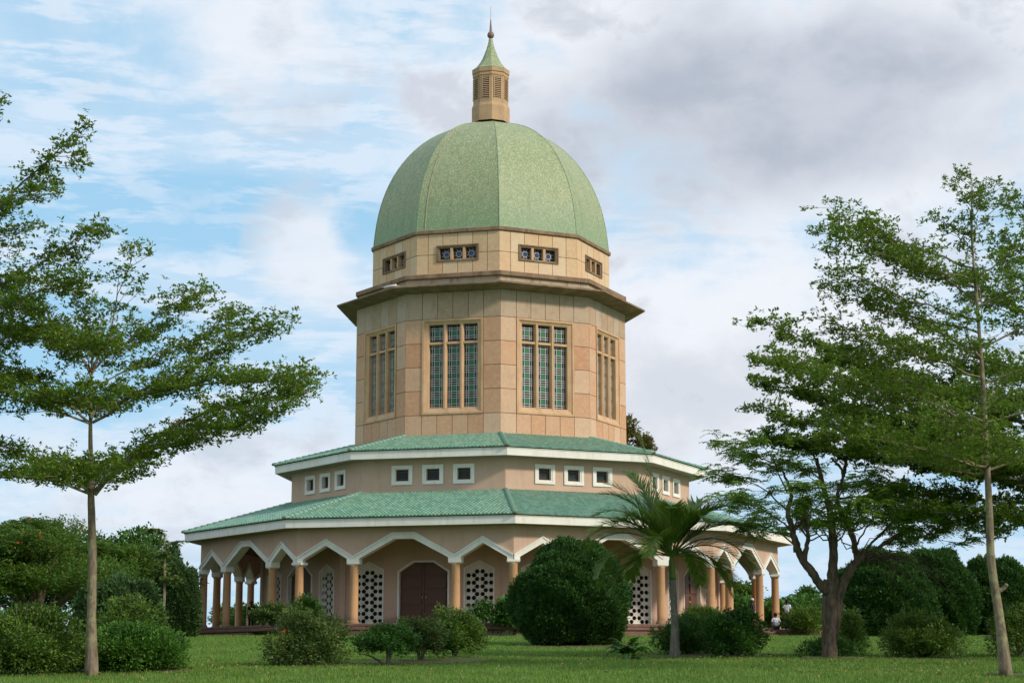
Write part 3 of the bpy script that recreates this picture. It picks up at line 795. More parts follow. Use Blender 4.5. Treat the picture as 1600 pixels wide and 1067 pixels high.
def interp_poly(pts, t):
    pts = np.asarray(pts, float); seg = np.linalg.norm(np.diff(pts, axis=0), axis=1); s = np.concatenate([[0], np.cumsum(seg)]); s /= s[-1]
    return np.stack([np.interp(t, s, pts[:, k]) for k in range(3)], -1)
def smooth_poly(pts, n):
    p = interp_poly(pts, np.linspace(0, 1, n))
    for _ in range(3): p[1:-1] = (p[:-2] + 2 * p[1:-1] + p[2:]) / 4
    return p
def spray_limb(limb, wood, cents, r0, r1, reach=1.3, start=.15, step=.22, lift=.25, den=1.0, sub=True, drop=0.0, thick=.10):
    """a limb of a tiered tree: side branches lie nearly level, twigs turn up at their ends"""
    n = max(6, int(np.linalg.norm(np.diff(limb, axis=0), axis=1).sum() / .35)); P = smooth_poly(limb, n)
    P[1:-1] += rng.normal(size=(n - 2, 3)) * .035
    wood.tube(P, list(np.linspace(r0, r1, n)), 7 if r0 > .04 else 5, cap=False)
    L = np.linalg.norm(np.diff(P, axis=0), axis=1).sum(); k = int(L * (1 - start) / step); s = 1
    for i in range(k):
        t = start + (1 - start) * (i + rng.random() * .8) / k
        p = interp_poly(P, np.array([t]))[0]; q = interp_poly(P, np.array([min(1, t + .04)]))[0]; q0 = interp_poly(P, np.array([max(0, t - .04)]))[0]
        d = unit(q - q0); dh = unit(np.array([d[0], d[1], d[2] * .25]))
        sd_ = unit(np.cross(dh, (0, 0, 1.0))) * s; s = -s
        a = rng.uniform(.30, 1.0); v = unit(dh * math.cos(a) + sd_ * math.sin(a) + np.array([0, 0, rng.uniform(-.12, .16) * lift / .25]))
        ln = reach * (.45 + .75 * math.sin(math.pi * min(1, (1 - t) * .85 + .22))) * rng.uniform(.55, 1.15) * (1.15 if t < .9 else .85)
        end = p + v * ln + np.array([0, 0, ln * rng.uniform(-.02, .10) - drop * ln]); mid = (p + end) / 2 + np.array([0, 0, -.03 * ln])
        B = smooth_poly([p, mid, end], 4); wood.tube(B, [max(.006, r1 * 1.2), .008, .006, .004], 4, cap=False)
        m = max(3, int(ln / .115 * den))
        tt = rng.random(m) ** .7; c = interp_poly(B, tt)
        w = (.12 + .42 * (1 - np.abs(tt - .5) * 1.3).clip(0)) * min(1, ln)
        off = rng.normal(size=(m, 1)) * w[:, None] * np.cross(v, (0, 0, 1.0)) * .8; off[:, 2] += rng.normal(size=m) * thick * .6 + .04
        tips = c + off
        cl = np.repeat(tips, 5, 0) + rng.normal(size=(m * 5, 3)) * [.095, .095, .055]
        up_ = rng.random(len(cl)) < .16; cl[up_, 2] += rng.random(up_.sum()) * .30
        cents.append(cl)
        if sub and m > 3:
            for j in rng.choice(m, min(3, m), replace=False): wood.tube([c[j], (c[j] + tips[j]) / 2 + [0, 0, .01], tips[j]], [.005, .004, .003], 3, cap=False)
def tree(name, label, group, base, trunk, limbs, bark, leafm, k=6, L=.105, w=.045, reach=1.3, den=1.0, extra=None, up=.5, thick=.10, cat='tree', step=.22, lift=.25, ladder=None):
    root = tag(empty(name, tuple(base)), label, cat, group)
    rel = lambda p: np.asarray(p, float) - base
    tw = MB()
    for pts, rad in trunk:
        n = max(8, len(pts) * 5); P = smooth_poly([rel(p) for p in pts], n)
        rr = np.interp(np.linspace(0, 1, n), np.linspace(0, 1, len(rad)), rad); tw.tube(P, list(rr), 12, jit=.05)
    wood = MB(); cents = []
    for l in limbs:
        pts, r0, r1 = l[:3]; o = l[3] if len(l) > 3 else {}
        spray_limb(np.array([rel(p) for p in pts]), wood, cents, r0, r1, **{**dict(reach=reach, den=den, thick=thick, step=step, lift=lift), **o})
    tw.build('trunk', bark, root, sm=True); wood.build('branches', bark, root, sm=True)
    c = np.concatenate(cents)
    leaf_obj('crown', [rosettes(c, k, L, w, up)] + (extra or []), leafm, root)
    return root, c
def ground_pt(px, py):
    """the lawn point seen at a pixel"""
    lo, hi = 20.0, 130.0
    for _ in range(40):
        m = (lo + hi) / 2; p = W(px, py, m)
        if p[2] > G(p[0], m): hi = m
        else: lo = m
    # on the rising lawn the ray starts below the turf and leaves it, or meets it from above
    return W(px, py, m)
def at(d, dd=0.0): return lambda px, py, off=0.0: W(px, py, d + dd + off)

# --- slender tiered tree, left foreground
d = 42.0; q = at(d); b = q(143, 1052); b[2] = G(b[0], d) - .05
limbs = [
    ([q(147, 772), q(185, 722, .2), q(270, 662, .6), q(370, 628, .9), q(468, 612, 1.0)], .075, .012, dict(reach=1.35)),
    ([q(146, 768), q(215, 705, -.3), q(310, 682, -.9), q(405, 645, -1.3)], .05, .010, dict(reach=1.2)),
    ([q(144, 660), q(200, 622, .1), q(290, 575, .3), q(350, 535, .5), q(415, 508, .6)], .04, .010, dict(reach=1.1)),
    ([q(143, 640), q(230, 612, -.4), q(340, 598, -.9), q(455, 590, -1.3)], .035, .010, dict(reach=1.15)),
    ([q(144, 582), q(180, 545, .3), q(235, 500, .6), q(300, 455, .8)], .028, .008, dict(reach=.95)),
    ([q(144, 582), q(170, 520, -.2), q(195, 455, -.3), q(210, 385, -.3)], .024, .006, dict(reach=.65, lift=.6, den=.7)),
    ([q(145, 600), q(230, 560, 1.2), q(330, 520, 1.8), q(360, 480, 2.0)], .025, .007, dict(reach=.9)),
    ([q(143, 582), q(115, 545, .2), q(60, 522, .3), q(-10, 505, .5)], .026, .008, dict(reach=1.0)),
    ([q(143, 590), q(100, 520, -.8), q(50, 470, -1.2), q(0, 440, -1.5)], .026, .008, dict(reach=1.0)),
    ([q(141, 662), q(85, 612, .3), q(20, 572, .6), q(-60, 545, .8)], .035, .010, dict(reach=1.2)),
    ([q(141, 662), q(80, 640, -.8), q(20, 610, -1.6), q(-60, 600, -2.0)], .03, .010, dict(reach=1.1)),
    ([q(141, 768), q(70, 722, .3), q(0, 692, .6), q(-80, 672, .9)], .045, .010, dict(reach=1.2)),
    ([q(141, 772), q(100, 752, -.5), q(40, 742, -1.2), q(-30, 735, -1.8)], .035, .010, dict(reach=1.0)),
    ([q(143, 765), q(165, 735, 1.5), q(180, 715, 2.8)], .035, .008), ([q(143, 765), q(125, 745, -1.5), q(110, 735, -2.8)], .035, .008),
    ([q(143, 655), q(150, 630, 1.4), q(165, 612, 2.6)], .03, .008), ([q(143, 655), q(120, 630, -1.4), q(105, 622, -2.4)], .03, .008),
    ([q(144, 600), q(143, 540), q(140, 480)], .02, .006, dict(reach=.8, lift=.7)),
    ([q(144, 582), q(155, 550, 1.0), q(150, 515, 2.0)], .02, .006), ([q(144, 582), q(125, 555, -1.0), q(140, 535, -2.0)], .02, .006),
]
tree('terminalia_tree', 'slender pale trunked tree with level leafy tiers, standing whole at the left of the lawn', 'tiered terminalia trees', b,
     [([b, q(143, 960), q(145, 872), q(142, 770), q(141, 650), q(144, 582), q(143, 520)], [.17, .108, .10, .085, .052, .03, .01])],
     limbs, M['bark_pale'], M['terminalia2'], k=6, L=.10, w=.045, den=.98)
# --- its taller neighbour, whose trunk is just out of the picture on the left
q = at(40.0); b = q(-150, 1060); b[2] = G(b[0], 40.0) - .05
limbs = [
    ([q(-150, 470), q(-60, 370, .3), q(20, 300, .4), q(80, 245, .4), q(122, 200, .4)], .05, .010, dict(reach=.8, den=.95)),
    ([q(-150, 400), q(-60, 340, -.6), q(30, 312, -1.0), q(62, 300, -1.2)], .04, .010, dict(reach=.7, den=.95)),
    ([q(-150, 560), q(-40, 470, .2), q(60, 415, .3), q(150, 352, .3)], .055, .010, dict(reach=.95, den=.95)),
    ([q(-150, 580), q(-40, 500, -.7), q(50, 460, -1.2), q(120, 440, -1.5)], .05, .010, dict(reach=1.0, den=.9)),
    ([q(-150, 640), q(-60, 560, .5), q(20, 520, .9), q(90, 505, 1.2)], .05, .010, dict(reach=1.0)),
    ([q(-150, 300), q(-80, 220, .0), q(-20, 175, .0), q(8, 152, .0)], .03, .008, dict(reach=.35)),
    ([q(-150, 480), q(-80, 420, 1.2), q(-10, 370, 1.8), q(30, 350, 2)], .04, .008, dict(reach=.8)),
    ([q(-150, 680), q(-80, 620, .8), q(-10, 590, 1.5)], .05, .010), ([q(-150, 470), q(-260, 380), q(-360, 320)], .05, .01),
    ([q(-150, 600), q(-270, 520), q(-400, 470)], .05, .01), ([q(-150, 700), q(-280, 640), q(-420, 610)], .05, .01),
    ([q(-150, 330), q(-220, 240), q(-260, 190)], .04, .01), ([q(-150, 520), q(-170, 470, 2.0), q(-160, 440, 3.2)], .05, .01),
    ([q(-150, 600), q(-170, 560, -2.0), q(-160, 530, -3.2)], .05, .01), ([q(-150, 330), q(-150, 200), q(-140, 60)], .05, .01, dict(reach=.9, lift=.5)),
]
tree('terminalia_tree', 'leafy boughs reaching in at the far left above the smaller tree, trunk out of view', 'tiered terminalia trees', b,
     [([b, q(-150, 850), q(-152, 600), q(-150, 300)], [.19, .16, .12, .05])], limbs, M['bark_pale'], M['terminalia'], k=6, L=.10, w=.046, den=.8)

# --- tall slender tree, right foreground
q = at(41.7); b = q(1572, 1054); b[2] = G(b[0], 41.7) - .05
def lm(y0, x1, y1, off, r=.026, x2=None, y2=None, **o):
    x0 = float(np.interp(y0, [280, 490, 600, 740], [1518, 1528, 1536, 1544]))
    xm = (x0 + x1) / 2; ym = (y0 + y1) / 2 + 6
    pts = [q(x0, y0), q(xm, ym, off * .6), q(x1, y1, off)]
    return (pts, r, .007, o)
limbs = [
    lm(395, 1475, 345, .3, .02, reach=.5), lm(420, 1312, 338, .3, .03, reach=1.0, start=.2, den=1.0), lm(440, 1330, 378, -.7, .028, reach=1.0, den=1.0), lm(450, 1400, 395, 1.2, .026, reach=1.0),
    lm(470, 1360, 352, .9, .026, reach=.95), lm(360, 1560, 320, .2, .016, reach=.5), lm(330, 1495, 285, -.3, .012, reach=.35, lift=.5), lm(340, 1540, 285, .4, .012, reach=.35, lift=.5),
    lm(520, 1295, 448, .5, .032, reach=.8), lm(500, 1320, 425, -.6, .03, reach=.8), lm(590, 1300, 500, -.2, .032, reach=.85),
    lm(560, 1400, 470, 1.3, .028), lm(665, 1350, 545, .6, .034, reach=1.0), lm(660, 1240, 560, -.6, .034, reach=1.0), lm(680, 1330, 610, 1.4, .034, reach=1.0),
    lm(730, 1400, 690, -1.2, .036, reach=1.0), lm(735, 1300, 650, .4, .036, reach=1.1), lm(738, 1440, 720, 1.5, .034, reach=.9),
    lm(430, 1640, 350, .3, .028), lm(480, 1690, 400, -.5, .03), lm(540, 1720, 450, .4, .03), lm(600, 1730, 530, -.3, .032), lm(660, 1740, 590, .5, .034), lm(735, 1750, 660, -.2, .036),
    ([q(1528, 470), q(1521, 400), q(1518, 340), q(1516, 268)], .022, .006, dict(reach=.6, lift=.7, start=.05, den=1.0)),
    lm(480, 1540, 420, 2.2, .026), lm(560, 1500, 500, -2.2, .028), lm(640, 1560, 590, 2.6, .03), lm(690, 1500, 640, -2.6, .032), lm(730, 1580, 690, -2.4, .03), lm(720, 1520, 690, 2.6, .03),
]
tree('terminalia_tree', 'tall thin pale trunked tree with a crook near its foot, at the right lawn edge', 'tiered terminalia trees', b,
     [([b, q(1566, 1000), q(1557, 930), q(1548, 885), q(1546, 800), q(1543, 740), q(1536, 600), q(1528, 490), q(1520, 400), q(1517, 275)], [.165, .108, .098, .082, .070, .058, .045, .032, .02, .007]),
      ([q(1556, 925), q(1570, 918, -.05), q(1573, 912, -.1)], [.07, .05, .04])],
     limbs, M['bark_pale'], M['terminalia2'], k=6, L=.095, w=.042, den=.8, reach=.95)
# --- broad dark tree behind it, trunk beyond the right edge
q = at(52.0); b = q(1720, 1035); b[2] = G(b[0], 52.0) - .05
def lb(x0, y0, x1, y1, off, r=.06, **o):
    return ([q(x0, y0), q((2 * x0 + x1) / 3, (2 * y0 + y1) / 3 + 5, off * .5), q((x0 + 2 * x1) / 3, (y0 + 2 * y1) / 3 + 6, off * .9), q(x1, y1, off)], r, .010, dict(den=.62, thick=.10, **o))
limbs = [
    ([q(1720, 800), q(1610, 758, .2), q(1500, 738, .6), q(1380, 712, 1.0), q(1195, 690, 1.3)], .15, .015, dict(reach=1.0, den=1.2, thick=.12)),
    lb(1700, 700, 1192, 500, .5, .08, reach=1.2), lb(1700, 720, 1190, 555, -.8, .08, reach=1.2), lb(1690, 740, 1190, 595, 1.0, .08, reach=1.2),
    lb(1690, 750, 1205, 645, -.3, .08, reach=1.4), lb(1700, 770, 1270, 610, 2.2, .07, reach=1.4), lb(1700, 770, 1300, 680, -2.0, .07, reach=1.4),
    lb(1700, 790, 1390, 765, .3, .08, reach=1.0), lb(1700, 800, 1440, 800, -1.2, .06, reach=.9),
    lb(1700, 650, 1300, 560, 1.0, .06, reach=1.3), lb(1700, 640, 1400, 600, -1.5, .06, reach=1.3), lb(1700, 600, 1380, 530, .2, .06, reach=1.2),
    lb(1700, 760, 1460, 655, -2.6, .06, reach=1.5), lb(1700, 760, 1460, 690, 3.2, .06, reach=1.5), lb(1720, 560, 1530, 440, .4, .05, reach=1.2), lb(1720, 520, 1570, 370, .6, .05, reach=1.1), lb(1720, 460, 1585, 300, .2, .04, reach=.6),
    lb(1700, 810, 1500, 800, .8, .06, reach=1.2, drop=.25), lb(1705, 810, 1560, 795, -1.2, .05, reach=1.0, drop=.4), lb(1700, 700, 1560, 640, 1, .06, reach=1.6), lb(1700, 640, 1560, 560, -1, .06, reach=1.6),
    lb(1720, 700, 1950, 560, .5, .08), lb(1720, 750, 2000, 650, -.5, .08), lb(1720, 640, 1900, 480, .3, .08), lb(1720, 760, 1760, 680, 4.0, .08), lb(1720, 760, 1740, 690, -4.0, .08),
]
tree('terminalia_tree', 'broad dense dark tree whose boughs fill the right side behind the slender trunk', 'tiered terminalia trees', b,
     [([b, q(1722, 900), q(1718, 760), q(1712, 600), q(1720, 450)], [.32, .28, .22, .12, .04])], limbs, M['bark_grey'], M['terminalia2'], k=6, L=.125, w=.062, den=.62)

# --- old thick forked tree with sparse feathery leaves
def feather_leaves(c, k=5, L=.30, nl=7, lw=.024, ll=.085, droop=.35):
    """pinnate leaves: a drooping stalk with paired leaflets"""
    N = len(c) * k; C = np.repeat(c, k, 0); a = rng.random(N) * 2 * np.pi
    d = np.stack([np.cos(a), np.sin(a), rng.uniform(-.3, .5, N)], 1); d = unit(d); out = []
    side = unit(np.cross(d, (0, 0, 1.0)))
    for j in range(nl):
        t = (j + .6) / nl; p = C + d * L * t; p[:, 2] -= droop * L * t * t
        for s in (-1, 1): out.append(leaf_verts(p, side * s + d * .45 + np.array([0, 0, -.15]), ll * (1 - .35 * abs(t - .4)), lw * 1.3, None))
    return np.concatenate(out)
q = at(53.0); b = q(1295, 1031); b[2] = G(b[0], 53.0) - .1
trunk = [([b, q(1298, 980), q(1300, 935), q(1302, 905)], [.235, .19, .18, .17]), ([q(1289, 1030, .1), q(1288, 985, .05), q(1290, 930), q(1291, 905)], [.09, .08, .09, .08]),
         ([q(1307, 1000, .1), q(1308, 965), q(1312, 925), q(1325, 895), q(1341, 872)], [.05, .10, .13, .13, .10]),
         ([q(1293, 925), q(1276, 905), q(1258, 880), q(1246, 858)], [.14, .13, .12, .11]),
         ([q(1300, 915), q(1303, 860), q(1298, 800), q(1283, 750), q(1276, 715)], [.16, .13, .10, .075, .05]),
         ([q(1246, 862), q(1240, 835), q(1230, 800), q(1238, 770), q(1222, 735)], [.12, .09, .07, .05, .03]),
         ([q(1256, 878), q(1262, 845), q(1260, 800)], [.09, .06, .04]),
         ([q(1340, 874), q(1333, 840), q(1322, 815), q(1306, 780), q(1320, 740), q(1300, 715)], [.10, .08, .06, .05, .04, .03]),
         ([q(1318, 745, .2), q(1322, 725, .2), q(1326, 690, .2)], [.06, .055, .045]),
         ([q(1341, 874), q(1362, 862), q(1392, 842), q(1430, 820)], [.08, .06, .04, .03])]
def fl(pts, r=.03, o=None, **k): return ([q(*p) for p in pts], r, .006, dict(reach=.95, den=.115, thick=.15, sub=False, start=.35, step=.24, **k))
limbs = [fl([(1228, 795), (1200, 765, .4), (1165, 745, .8), (1140, 742, 1)]), fl([(1238, 830), (1200, 800, -.5), (1170, 785, -1), (1145, 782, -1.2)]),
         fl([(1222, 735), (1200, 715, .3), (1170, 705, .6), (1150, 700, .8)]), fl([(1230, 770), (1215, 725, -.6), (1190, 690, -1)]),
         fl([(1240, 850), (1215, 830, 1), (1190, 815, 1.8), (1175, 812, 2.2)]), fl([(1276, 720), (1262, 695), (1245, 685, .3)]), fl([(1283, 750), (1260, 725, 1), (1240, 740, 1.8)]),
         fl([(1306, 780), (1340, 770, .5), (1372, 778, .8), (1400, 790, 1)]), fl([(1322, 815), (1350, 790, -.6), (1385, 775, -1.2), (1410, 768, -1.4)]),
         fl([(1341, 872), (1375, 835, .4), (1410, 800, .8), (1450, 795, 1.2), (1478, 805, 1.4)], .045), fl([(1345, 870), (1385, 820, -.5), (1420, 790, -1), (1440, 800, -1.2)], .04),
         fl([(1350, 868), (1390, 850, .8), (1420, 820, 1.4), (1460, 825, 1.8)], .04), fl([(1392, 842), (1425, 810, -.4), (1465, 780, -.8)], .03), fl([(1430, 820), (1455, 835, .2), (1475, 850, .4)], .02),
         fl([(1303, 860), (1285, 820, 1.5), (1275, 790, 2.6)]), fl([(1303, 860), (1320, 815, -1.6), (1335, 785, -2.6)]), fl([(1260, 820), (1250, 785, -1.5), (1255, 760, -2.4)]), fl([(1340, 850), (1370, 800, 2), (1390, 770, 3)]), fl([(1298, 800), (1315, 760, 1), (1350, 745, 1.6)])]
root = tag(empty('forked_tree', tuple(b)), 'old thick dark trunked forked tree with sparse feathery leaves right of the temple', 'tree')
tw = MB()
for pts, rad in trunk:
    n = len(pts) * 5; P = smooth_poly([p - b for p in pts], n); P[1:-1] += rng.normal(size=(n - 2, 3)) * .012
    tw.tube(P, list(np.interp(np.linspace(0, 1, n), np.linspace(0, 1, len(rad)), rad)), 12, jit=.10)
tw.build('trunk', M['bark_dark'], root, sm=True)
wood = MB(); cents = []
for pts, r0, r1, o in limbs: spray_limb(np.array([p - b for p in pts]), wood, cents, r0, r1, **o)
# bare dead boughs arching down to the right
for k in range(16):
    x1 = rng.uniform(1400, 1500); y1 = rng.uniform(880, 940); o = rng.uniform(-.8, .8)
    P = smooth_poly([q(1345 + rng.uniform(-5, 10), 876) - b, q(1375, 868 + rng.uniform(-10, 10), o * .3) - b, q((1375 + x1) / 2, 862 + rng.uniform(-4, 22), o * .7) - b, q(x1, y1, o) - b], 9)
    P[1:-1] += rng.normal(size=(7, 3)) * .05; wood.tube(P, list(np.linspace(.018, .004, 9)), 4, cap=False)
    for j in range(4):
        p = P[rng.integers(3, 8)]; wood.tube([p, p + rng.normal(size=3) * [.25, .2, .2] + [.1, 0, 0]], [.006, .003], 3, cap=False)
for k in range(26):   # dead twigs through the crown
    x0, y0 = [(1240, 830), (1303, 850), (1341, 870), (1262, 845), (1333, 830)][k % 5]
    x1 = x0 + rng.uniform(-70, 80); y1 = y0 - rng.uniform(20, 90); o = rng.uniform(-1.4, 1.4)
    P = smooth_poly([q(x0, y0) - b, q((x0 + x1) / 2 + rng.uniform(-12, 12), (y0 + y1) / 2, o * .6) - b, q(x1, y1, o) - b], 7); P[1:-1] += rng.normal(size=(5, 3)) * .05
    wood.tube(P, list(np.linspace(.028, .006, 7)), 5, cap=False)
wood.build('branches', M['bark_dark'], root, sm=True)
c = np.concatenate(cents); leaf_obj('crown', [feather_leaves(c, 3, .34, 6, .035, .10)], M['feather'], root)

# ------------------------------------------------------------------ bushes
def blob_points(n, rx, ry, rz, flat=.0, shell=.35, lump=.18, seed=0):
    """points in the outer shell of a lumpy mound standing on the ground; also outward directions"""
    r_ = np.random.default_rng(seed + 100)
    d = unit(r_.normal(size=(n, 3))); d[:, 2] = np.where(d[:, 2] < -.75, -d[:, 2], d[:, 2])
    ph = r_.random(6) * 6.28; f = r_.uniform(2.5, 5, (6, 3))
    s = 1 + lump * sum(np.sin(d @ f[k] + ph[k]) for k in range(6)) / 2.2
    rad = (1 - shell * r_.random(n) ** 1.6) * s * np.where(r_.random(n) < .09, r_.uniform(1.02, 1.2, n), 1.0)
    p = d * np.array([rx, ry, rz]) * rad[:, None]; p[:, 2] += rz * .86
    o = unit(d / np.array([rx, ry, rz]))
    return p, o, d
def bush(name, label, base, w, h, leafm, n=2600, k=6, L=.10, lw=.05, group=None, depth=None, stems=6, cat='shrub', bark='bark_grey', lump=.3, shell=.62, seed=1, spikes=0, flowers=None, fn=0, fside=None, lift=0.0, core=True, up=.4, flsz=.10):
    base = np.array(base, float); base[2] = G(base[0], base[1]) - .03
    root = tag(empty(name, tuple(base)), label, cat, group)
    rx = w / 2; ry = (depth or w) / 2; rz = (h - lift) / 1.86
    p, o, d = blob_points(n, rx, ry, rz, shell=shell, lump=lump, seed=seed); p[:, 2] += lift
    keep = p[:, 2] > .02; p, o = p[keep], o[keep]
    parts = [rosettes(p, k, L, lw, up, .8, o * .8, jit=L * .45)]
    wood = MB(); r_ = np.random.default_rng(seed)
    for i in range(stems):
        a = r_.random() * 6.28; t = p[r_.integers(len(p))] * .8
        wood.tube(smooth_poly([(math.cos(a) * .06 * w * .3, math.sin(a) * .06 * w * .3, -.1), (t[0] * .35, t[1] * .35, t[2] * .45 + .1), t], 6), list(np.linspace(.03 + .012 * w, .008, 6)), 6, cap=False)
    spikes = spikes + (6 if core else 2)
    for i in range(spikes):   # long shoots standing out of the top
        a = r_.random() * 6.28; rr = r_.random() ** .5 * .6; s0 = np.array([math.cos(a) * rx * rr, math.sin(a) * ry * rr, h * .75]); ln = r_.uniform(.14, .34) * h
        s1 = s0 + np.array([r_.normal() * .16 * ln, r_.normal() * .16 * ln, h * .12 + ln]); B = smooth_poly([s0, (s0 + s1) / 2, s1], 5)
        wood.tube(B, [.012, .01, .008, .006, .004], 4, cap=False)
        parts.append(rosettes(interp_poly(B, r_.random(int(ln * 26) + 4)), 3, L, lw * .9, .3))
    wood.tube([(0, 0, -.12), (0, 0, .10)], [.05 * w, .035 * w], 7)
    tag(wood.build('stems', M[bark], root, sm=True), kind='stuff')
    leaf_obj('foliage', parts, leafm, root)
    if core:
        mb = MB(); prof = []
        cv, cf = ico()
        cv = cv * np.array([rx, ry, rz]) * .60; cv += rng.normal(size=cv.shape) * .04 * w; cv[:, 2] += rz * .86 + lift
        mb.add([tuple(x) for x in cv], cf).build('inner_growth', M['conifer'] if leafm in (M['conifer'], M['conifer2']) else M['shrub_dark'], root, sm=True)
    if flowers:
        sel = p[(o[:, 1] < .3)]
        if fside is not None: sel = sel[np.linalg.norm((sel / [rx, ry, h]) - np.array(fside), axis=1) < .55]
        sel = sel[r_.choice(len(sel), min(fn, len(sel)), replace=False)]
        tag(leaf_obj('flowers', [rosettes(sel + [0, -.06, .02], 5, flsz, flsz * .6, .3, jit=.05)], M[flowers], root), kind='stuff')
    return root
_ico = None
def ico():
    global _ico
    if _ico is None:
        bm = bmesh.new(); bmesh.ops.create_icosphere(bm, subdivisions=3, radius=1.0)
        _ico = (np.array([v.co[:] for v in bm.verts]), [tuple(v.index for v in f.verts) for f in bm.faces]); bm.free()
    return _ico[0].copy(), _ico[1]
import bmesh
# size from the picture: width and height in photo pixels at a distance
def size(px, d): return px * d / FPX
def gx(px, d): return W(px, 1000, d)[0]
def conifer(name, label, px, d, wpx, hpx, group=None, n=5200, mat='conifer', seed=3, pointed=.25, L=.16, cat='bush', depth=None):
    """clipped looking conifer mound: upright scaly sprays packed over the whole surface"""
    base = np.array([gx(px, d), d, 0.0]); base[2] = G(base[0], d) - .05
    root = tag(empty(name, tuple(base)), label, cat, group)
    w, h = size(wpx, d), size(hpx, d); rx = w / 2; ry = (depth or w) / 2; rz = h / 1.75
    r_ = np.random.default_rng(seed)
    dd = unit(r_.normal(size=(n, 3))); dd[:, 2] = np.where(dd[:, 2] < -.72, -dd[:, 2], dd[:, 2])
    ph = r_.random(8) * 6.28; f = r_.uniform(2, 4.5, (8, 3)); f2 = r_.uniform(7, 12, (8, 3))
    s = 1 + .05 * sum(np.sin(dd @ f[k] + ph[k]) for k in range(8)) / 1.6 + .035 * sum(np.sin(dd @ f2[k] + ph[k]) for k in range(8)) / 1.6
    top = np.clip(dd[:, 2], 0, 1); s = s * (1 + pointed * (top ** 4) * (.6 + .4 * np.sin(dd[:, 0] * 9 + ph[0])))
    pk = unit(r_.normal(size=(90, 3))); near = (dd @ pk.T).max(1); amp = .5 + .5 * np.sin((dd @ pk.T).argmax(1) * 2.3)
    s = s * (1 + .085 * amp * np.clip((near - .965) / .035, 0, 1))
    rad = s * (1 - .16 * r_.random(n) ** 1.5)
    p = dd * np.array([rx, ry, rz]) * rad[:, None]; p[:, 2] += rz * .76
    keep = p[:, 2] > .05; p, dd = p[keep], dd[keep]; N = len(p); k = 9
    out = unit(dd * [1, 1, .35] + [0, 0, .55 + 0 * 1]); C = np.repeat(p, k, 0) + r_.normal(size=(N * k, 3)) * L * .35
    D = np.repeat(out, k, 0) + r_.normal(size=(N * k, 3)) * .38
    sc = r_.uniform(.6, 1.3, N * k); side_n = np.repeat(dd, k, 0) + r_.normal(size=(N * k, 3)) * .7
    leaf_obj('foliage', [leaf_verts(C, D, L * sc, L * .34 * sc, unit(side_n))], M[mat], root)
    cv, cf = ico(); fac = 1 + .05 * sum(np.sin(cv @ f[k] + ph[k]) for k in range(8)) / 1.6
    cv = cv * np.array([rx, ry, rz]) * fac[:, None] * .84; cv[:, 2] = np.maximum(cv[:, 2] + rz * .76, .1)
    MB().add([tuple(x) for x in cv], cf).build('inner_growth', M[mat], root, sm=True)
    MB().tube([(0, 0, -.2), (0, 0, h * .4)], [.16, .1], 8).build('trunk', M['bark_dark'], root)
    return root

conifer('round_conifer', 'big dome shaped dark green conifer bush in front of the temple steps', 893, 72.0, 170, 148, n=13000, L=.14, seed=4, pointed=.05)
# dark conifers behind the right lawn
conifer('conifer_mound', 'broad dark conifer mound just right of the forked tree', 1385, 92, 150, 118, 'conifers along the back of the lawn', mat='conifer', seed=11, n=9500, pointed=.3, L=.17)
conifer('conifer_mound', 'dark conifer mound with an uneven double top, right of the broad one', 1468, 94, 120, 122, 'conifers along the back of the lawn', mat='conifer', seed=12, n=8500, pointed=.2, L=.17)
conifer('conifer_mound', 'dark conifer mound partly behind the slender right trunk', 1562, 96, 118, 108, 'conifers along the back of the lawn', mat='conifer', seed=13, n=8000, pointed=.2, L=.17)
conifer('conifer_mound', 'dark conifer mound cut by the right edge of the picture', 1650, 98, 130, 100, 'conifers along the back of the lawn', mat='conifer', seed=14, n=3000, pointed=.2, L=.24)
# dark conifers left, beside the arcade
conifer('tall_conifer', 'dull green conifer standing tight against the left end of the temple', 276, 88, 62, 100, 'conifers left of the temple', mat='conifer2', seed=21, n=8000, pointed=.3, L=.18)
conifer('tall_conifer', 'tallest dull green conifer, behind the thin young tree', 243, 90, 88, 122, 'conifers left of the temple', mat='conifer2', seed=22, n=9000, pointed=.3, L=.18)
conifer('tall_conifer', 'dull green conifer between the flame tree and the tallest conifer', 195, 92, 95, 112, 'conifers left of the temple', mat='conifer2', seed=23, n=8000, pointed=.3, L=.18)
